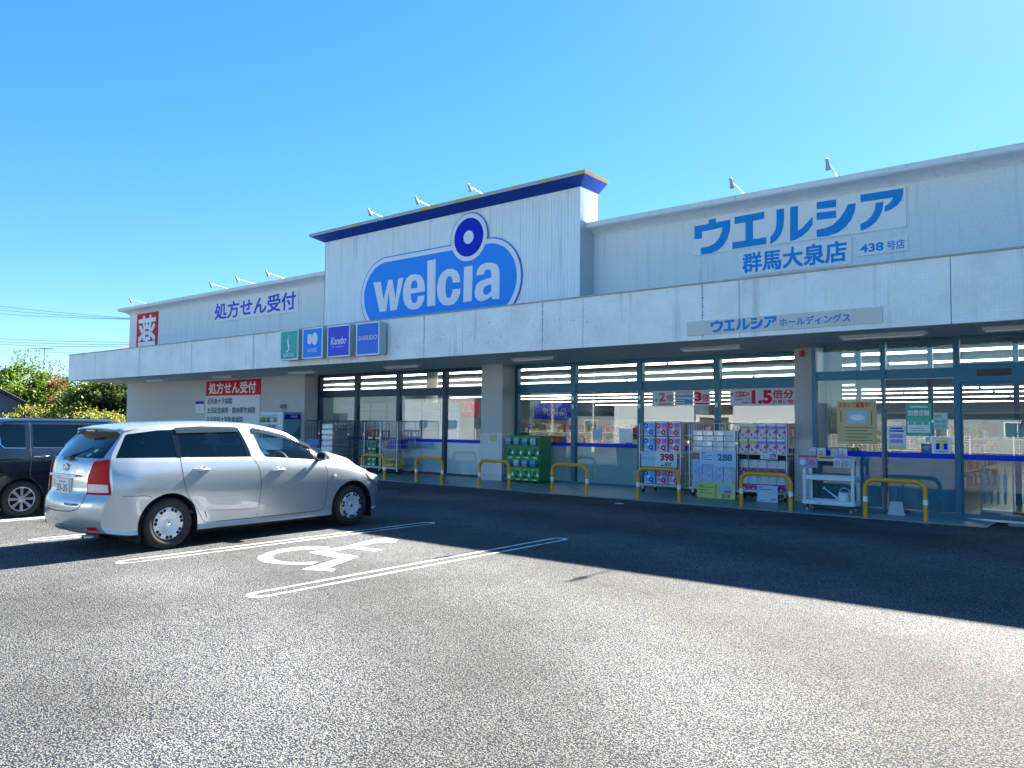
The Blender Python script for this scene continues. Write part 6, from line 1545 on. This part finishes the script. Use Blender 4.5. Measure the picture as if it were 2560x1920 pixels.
L4 = leafmat('yellow green hedge leaves', (.14, .21, .02), (.40, .38, .06), (.32, .22, .10))
L5 = leafmat('bright green leaves', (.06, .15, .01), (.20, .30, .03))
def tree(lab, x, y, h, cr, mat, n=5200, seed=1, lf=.16, wisp=0.0, trunk=.10, name='tree', low=.25, grp='trees beyond the left end of the shop', cat='tree', sparse=1.0):
    rnd = random.Random(seed); t_ = thing(name, lab, cat, (x, y, 0), group=grp)
    mb = MB(); tips = []
    def limb(p, d, L_, r, lev):
        pts = [p]; rr = [r]
        for k in range(4):
            d = (d+Vector((rnd.gauss(0, .16), rnd.gauss(0, .16), rnd.gauss(.05, .08)))).normalized(); p = p+d*L_/4; pts.append(p); rr.append(r*(1-.17*(k+1)))
        mb.tube(pts, rr, 6 if lev < 2 else 4, caps=False); tips.append((p, d, lev))
        if lev < 3:
            for k in range(rnd.randint(3, 4)):
                q = pts[rnd.randint(2, 4)]; a = rnd.uniform(0, 2*pi); e = rnd.uniform(.2, .9)
                limb(q, Vector((cos(a)*cos(e), sin(a)*cos(e), sin(e))), L_*rnd.uniform(.5, .72), r*.5, lev+1)
    limb(Vector((0, 0, 0)), Vector((0, 0, 1)), h*.46, trunk, 0)
    mb.build('trunk', BARK, t_)
    lv = Leaves(); cl = []
    for p, d, l in tips:
        if l >= 1:
            q = p.copy(); q.x *= cr/(h*.42); q.y *= cr/(h*.42); cl.append((q, rnd.uniform(.30, .55)*cr*.8))
    for k in range(22):
        a = rnd.uniform(0, 2*pi); e = rnd.uniform(-.3, 1.4); q = Vector((cos(a)*cos(e)*cr*.8, sin(a)*cos(e)*cr*.8, h*(low+.22)+sin(e)*h*(.74-low)*.8)); cl.append((q, rnd.uniform(.2, .4)*cr))
    for k in range(n):
        c_, r_ = cl[rnd.randrange(len(cl))]
        g_ = Vector((rnd.gauss(0, 1), rnd.gauss(0, 1), rnd.gauss(0, .8))); p = c_+g_*r_*.48
        if p.z < h*low*.7 or p.z > h*1.02: continue
        lv.leaf(p, lf*rnd.uniform(.6, 1.3), rnd)
    for k in range(int(wisp)):          # thin shoots standing above the crown
        a = rnd.uniform(0, 2*pi); p = Vector((cos(a)*cr*.5*rnd.random(), sin(a)*cr*.5*rnd.random(), h*.88)); d = Vector((rnd.gauss(0, .35), rnd.gauss(0, .35), 1)).normalized()
        for q in range(16):
            p = p+d*.07; lv.leaf(p+Vector((rnd.gauss(0, .05), rnd.gauss(0, .05), 0)), lf*.7, rnd)
    lv.build('crown', mat, t_); return t_
# placed where the photograph's lines of sight meet the strip beyond the shop's left end
def gp(px, Y): p = atY(px, 1050, Y); return p.x
tree('bright green feathery tree rising at the far left', gp(60, 20), 20, 5.9, 2.0, L5, 10000, 3, .20, wisp=16)
tree('orange and green autumn tree behind the dark roof', gp(125, 21.5), 21.5, 5.2, 1.9, L2, 9000, 5, .19, wisp=8)
tree('sparse thin-leaved tree under the antenna', gp(180, 21), 21, 5.0, 1.2, L1, 2600, 8, .17, wisp=5)
tree('dark leafy tree at the left frame edge', gp(8, 19.5), 19.5, 5.6, 1.5, L3, 9000, 12, .19)
tree('yellow green broadleaf tree beside the shop end wall', gp(252, 19.5), 19.5, 4.3, 1.6, L1, 10000, 17, .19, wisp=3)
tree('dark evergreen tree close behind the shop end wall', gp(300, 20.5), 20.5, 4.2, 1.6, L3, 9000, 23, .18)
tree('small orange tree between the two dark roofs', gp(150, 23.5), 23.5, 4.9, 1.3, L2, 5000, 29, .19)
# hedge in front: three bushes grown together
def bush(lab, x, y, rx, ry, h, mat, n, seed, lf=.13):
    rnd = random.Random(seed); t_ = thing('hedge_bush', lab, 'bush', (x, y, 0), group='yellow green hedge beyond the parked cars'); lv = Leaves(); cl = [(rnd.uniform(-1, 1)*rx, rnd.uniform(-1, 1)*ry, h*rnd.uniform(.12, .93)) for _ in range(46)]
    for k in range(n):
        c_ = cl[rnd.randrange(46)]; p = Vector((c_[0]+rnd.gauss(0, .32), c_[1]+rnd.gauss(0, .26), c_[2]+rnd.gauss(0, .16)))
        if p.z < .05: continue
        lv.leaf(p, lf*rnd.uniform(.6, 1.4), rnd)
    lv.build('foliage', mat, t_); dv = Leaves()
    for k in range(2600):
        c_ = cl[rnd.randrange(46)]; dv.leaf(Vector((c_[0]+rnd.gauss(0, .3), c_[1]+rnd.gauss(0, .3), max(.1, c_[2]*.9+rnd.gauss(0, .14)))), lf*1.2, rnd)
    dv.build('gap_shade_foliage', L3, t_); MB().tube([(0, 0, 0), (.1, 0, h*.6)], .05, 6).tube([(-.5, .1, 0), (-.8, .1, h*.6)], .04, 6).build('stem', BARK, t_)  # dark leaves added inside, painting shade into the gaps of the hedge
bush('yellow green hedge section with pinkish tips at the left frame edge', gp(30, 18), 18, 2.6, .8, 2.45, L4, 6400, 31)
bush('tallest yellow green hedge section in the middle of the hedge', gp(150, 17.6), 17.6, 2.2, .8, 2.35, L4, 6400, 37)
bush('yellow hedge section sloping down towards the shop wall', gp(245, 17.2), 17.2, 1.9, .7, 2.05, L4, 5600, 41)
# houses: dark tiled roofs among the trees
RT = pm('dark roof tile', (.022, .028, .045), .5, noise=.2, nscale=10); WL = pm('house wall', (.10, .14, .20), .8, noise=.1)
def house(lab, x, y, w_, d_, hw, hr, rz=0, rt=RT, wl=WL, grp='houses near the shop', ribs=True, win=2):
    t_ = thing('house', lab, 'house', (x, y, 0), rz, group=grp)
    MB().box(-w_/2, w_/2, -d_/2, d_/2, 0, hw).prism([(-d_/2, hw), (d_/2, hw), (0, hw+hr*.95)], -w_/2, w_/2, axis='x').build('wall', wl, t_)
    o = .5; mb = MB(); mb.prism([(-d_/2-o, hw-.25), (0, hw+hr), (d_/2+o, hw-.25), (d_/2+o, hw-.10), (0, hw+hr+.15), (-d_/2-o, hw-.10)][::-1], -w_/2-o, w_/2+o, axis='x'); r_ = mb.build('roof', rt, t_, recalc=True)
    if ribs:
        mb = MB(); n = int(w_/.35)
        for k in range(n+1):
            xx = -w_/2-o+k*(w_+2*o)/n
            for s in (1, -1): mb.tube([(xx, 0, hw+hr+.17), (xx, s*(d_/2+o), hw-.08)], .05, 5)
        q = mb.build('tile_rib', rt, r_); tag(q, kind='stuff')
    for i in range(win):
        xx = -w_/2+w_*(i+.7)/(win+.4)
        f = MB().box(xx-.8, xx+.8, d_/2, d_/2+.06, 1.0, 2.2).build('window', WHITE, t_); MB().box(xx-.72, xx-.02, d_/2+.05, d_/2+.07, 1.06, 2.14).build('pane', FRAMR, f); MB().box(xx+.02, xx+.72, d_/2+.05, d_/2+.07, 1.06, 2.14).build('pane', FRAMR, f)
        f = MB().box(xx-.8, xx+.8, -d_/2-.06, -d_/2, 1.0, 2.2).build('window', WHITE, t_); MB().box(xx-.72, xx-.02, -d_/2-.07, -d_/2-.05, 1.06, 2.14).build('pane', FRAMR, f); MB().box(xx+.02, xx+.72, -d_/2-.07, -d_/2-.05, 1.06, 2.14).build('pane', FRAMR, f)
    return t_
house('dark gabled house roof sloping down right at the left frame edge', -58.0, 17.4, 8.0, 5.2, 2.5, 1.5, R(-18))
house('dark low house between the trees left of the shop wall', gp(215, 27), 27.5, 10, 6, 2.6, 1.1, R(-8))
house('blue grey house partly seen beside the shop end wall', gp(296, 24), 24.5, 4.5, 5, 3.6, .9, R(0), wl=pm('blue house wall', (.05, .22, .42), .7))
house('pale tiled hip roof showing above the left end of the canopy', -57.0, 30.6, 6.0, 8, 6.7, 1.6, R(0), rt=pm('pale roof tile', (.32, .34, .34), .6, noise=.2, nscale=8), wl=pm('cream wall', (.45, .44, .40), .8))
house('white low house behind the sparse tree', gp(190, 34), 34, 9, 6, 3.4, .8, R(10), rt=pm('pale roof tile', (.32, .34, .34), .6), wl=pm('white wall', (.60, .60, .60), .8), ribs=False)
# aerial on a mast
a_ = atY(106, 1000, 24); t_ = thing('tv_aerial', 'thin television aerial on a tall mast against the sky at the left', 'aerial', (a_.x, 24, 0))
zt = atY(106, 872, 24).z; zl = atY(106, 888, 24).z
MB().tube([(0, 0, 0), (0, 0, zt)], .035, 6).build('mast', GREYP, t_)
MB().tube([(-1.4, -.5, zt-.0), (.8, .3, zt-.02)], .022, 5).tube([(-.6, -.5, zt-.01), (-.4, .5, zt-.01)], .015, 4).tube([(.1, -.4, zt-.02), (.2, .5, zt-.02)], .015, 4).tube([(.5, -.3, zt-.02), (.6, .5, zt-.02)], .015, 4).build('upper_array', GREYP, t_)
MB().tube([(-.3, -.35, zl-.5), (.25, .3, zl-.55)], .02, 5).tube([(-.1, .2, zl-.5), (.15, -.3, zl-.5)], .015, 4).build('lower_array', GREYP, t_)
# overhead lines
WIREM = pm('overhead cable', (.16, .24, .34), .6)
def wire(lab, px0, py0, px1, py1, sag, Y0=30, Y1=30, r=.022):
    a = atY(px0, py0, Y0); b_ = atY(px1, py1, Y1); d = b_-a; a2 = a-d*.6; b2 = b_+d*.3
    pts = [a2+(b2-a2)*(k/24)-Vector((0, 0, sag*4*(k/24)*(1-k/24))) for k in range(25)]
    o = MB().tube(pts, r, 5).build('overhead_cable', WIREM); tag(o, lab, 'cable', 'overhead cables against the sky')
ww = [(0, 760.5, 318, 791), (0, 770, 318, 793), (0, 779.5, 318, 794), (0, 842, 320, 851.5), (0, 849, 320, 857.5), (0, 856, 320, 863), (0, 871, 320, 879)]
nm = ['highest cable of the upper group of three at the left', 'middle cable of the upper group of three at the left', 'lowest cable of the upper group of three at the left', 'highest cable of the lower group of three at the left', 'middle cable of the lower group of three at the left', 'lowest cable of the lower group of three at the left', 'single faint cable below both groups at the left']
for (a, b_, c, d), n_ in zip(ww, nm): wire(n_, a, b_, c, d, .25, r=.020 if n_[0] != 's' else .012)

# ------------------------------------------------------------------ across the road, seen only as reflections in the shop glass
gr2 = 'houses across the road'
house('cream two-window house across the road, reflected in the left shop windows', -62, -34, 11, 8, 5.2, 2.2, 0, rt=pm('pale roof tile', (.32, .34, .34), .6), wl=pm('pale wall', (.38, .45, .50), .8), grp=gr2)
house('grey house across the road, reflected in the middle shop windows', -38, -33, 12, 8, 3.2, 2.4, R(4), wl=pm('grey wall', (.20, .24, .27), .8), grp=gr2)
house('brown house across the road, reflected in the entrance glass', -9, -36, 12, 8, 3.0, 2.4, R(-3), wl=pm('pale grey wall', (.22, .28, .33), .8), grp=gr2)
for i, (x, y, h, c_, m_, s_) in enumerate(((-50, -27, 6.5, 2.6, L1, 51), (-43.5, -26, 4.5, 2.2, L3, 52), (-31, -27.5, 4.2, 2.0, L3, 53), (-27, -28, 5.0, 1.8, L2, 54), (-17.5, -28, 3.8, 1.8, L1, 55), (-4, -27, 3.5, 1.5, L3, 57))):
    tree('tree across the road, %s counted from the left, seen as a reflection' % ['first', 'second', 'third', 'fourth', 'fifth', 'sixth'][i], x, y, h, c_, m_, 2200, s_, .26, low=.12, grp='trees across the road')
def fence(lab, x0, x1, y, h):
    t_ = thing('mesh_fence', lab, 'fence', (x0, y, 0)); n = int((x1-x0)/2)
    for k in range(n+1): MB().box(k*2-.03, k*2+.03, -.03, .03, 0, h).build('post', WHITE, t_)
    mb = MB()
    for k in range(9): mb.box(0, n*2, -.008, .008, .15+k*(h-.2)/8-.01, .15+k*(h-.2)/8+.01)
    for k in range(n*8): mb.box(k*.25-.006, k*.25+.006, -.008, .008, .15, h-.05)
    tag(mb.build('mesh', WHITE, t_), kind='stuff')
fence('white mesh fence along the road, seen as a reflection in the glass', -75, 0, -17.2, 1.3)
# parked box van, its cream side turned to the shop
t_ = thing('box_van', 'white box van parked across the lot, seen as a bright reflection in the middle windows', 'van', (-22.0, -9.0, 0))
MB().bbox(-3.4, 2.0, -1.0, 1.0, .55, 2.95, .04).build('cargo_box', pm('van white', (.58, .68, .76), .5), t_); MB().prism([(2.05, .5), (3.7, .5), (3.7, 1.3), (3.2, 2.3), (2.05, 2.35)], -.9, .9, axis='y').build('cab', WHITE, t_)
MB().prism([(2.3, 1.35), (3.55, 1.35), (3.15, 2.15), (2.3, 2.2)], -.91, .91, axis='y').build('cab_window', BLACK, t_)
for x in (-2.2, 2.8):
    for y in (-.85, .85): MB().lathe([(0, -.1), (.34, -.1), (.34, .1), (0, .1)], 20, axis='y', c=(x, y, .34)).build('wheel', RUBB, t_)
MB().box(-3.4, 3.6, -.8, .8, .4, .56).build('chassis', BLACK, t_)
c2 = copy_tree(t_); c2.location = (-15.8, -9.4, 0); c2.rotation_euler = (0, 0, pi); c2['label'] = 'second white box van facing the other way, seen as a reflection beside the first'
def lamp(lab, x, y, h, two=True, wood=False):
    t_ = thing('lamp_post' if not wood else 'utility_pole', lab, 'lamp post' if not wood else 'pole', (x, y, 0))
    MB().tube([(0, 0, 0), (0, 0, h*.18), (0, 0, h*.2), (0, 0, h)], [.11, .11, .06, .05] if not wood else [.16, .16, .15, .11], 12).build('post', pm('cream post', (.60, .57, .50), .5) if not wood else pm('concrete pole', (.36, .32, .28), .8), t_)
    if two:
        for s in (1, -1): MB().tube([(0, 0, h), (s*.35, 0, h+.08)], .03, 6).bbox(s*.3-.0 if s > 0 else -.85, .85 if s > 0 else -.3, -.12, .12, h+.05, h+.14, .03).build('lamp_head', WHITE, t_)
    else: MB().box(-.9, .9, -.05, .05, h-.5, h-.4).build('crossarm', GREYP, t_)
lamp('twin-headed cream lamp post, seen as a reflection in the entrance glass', -9.6, -10, 5.2)
lamp('slim cream lamp post, seen as a reflection in the middle window', -26.6, -7.5, 5.5)
lamp('concrete utility pole, seen as a reflection in the second middle window', -38, -19, 9, two=False, wood=True)
lamp('concrete utility pole by the road, seen as a reflection in the entrance glass', -4.5, -19, 9, two=False, wood=True)
# small marks on the ground
g_ = MB().lathe([(0, .006), (.10, .006), (.105, .0)], 20, c=(*gpx(1548, 1259), 0)); tag(g_.build('drain_cover', STEEL), 'small round metal cover in the asphalt near the middle windows', 'drain cover')
PATCH = pm('damp asphalt stain', (.035, .04, .05), .75, noise=.3, nscale=30)
bpy.context.view_layer.update()
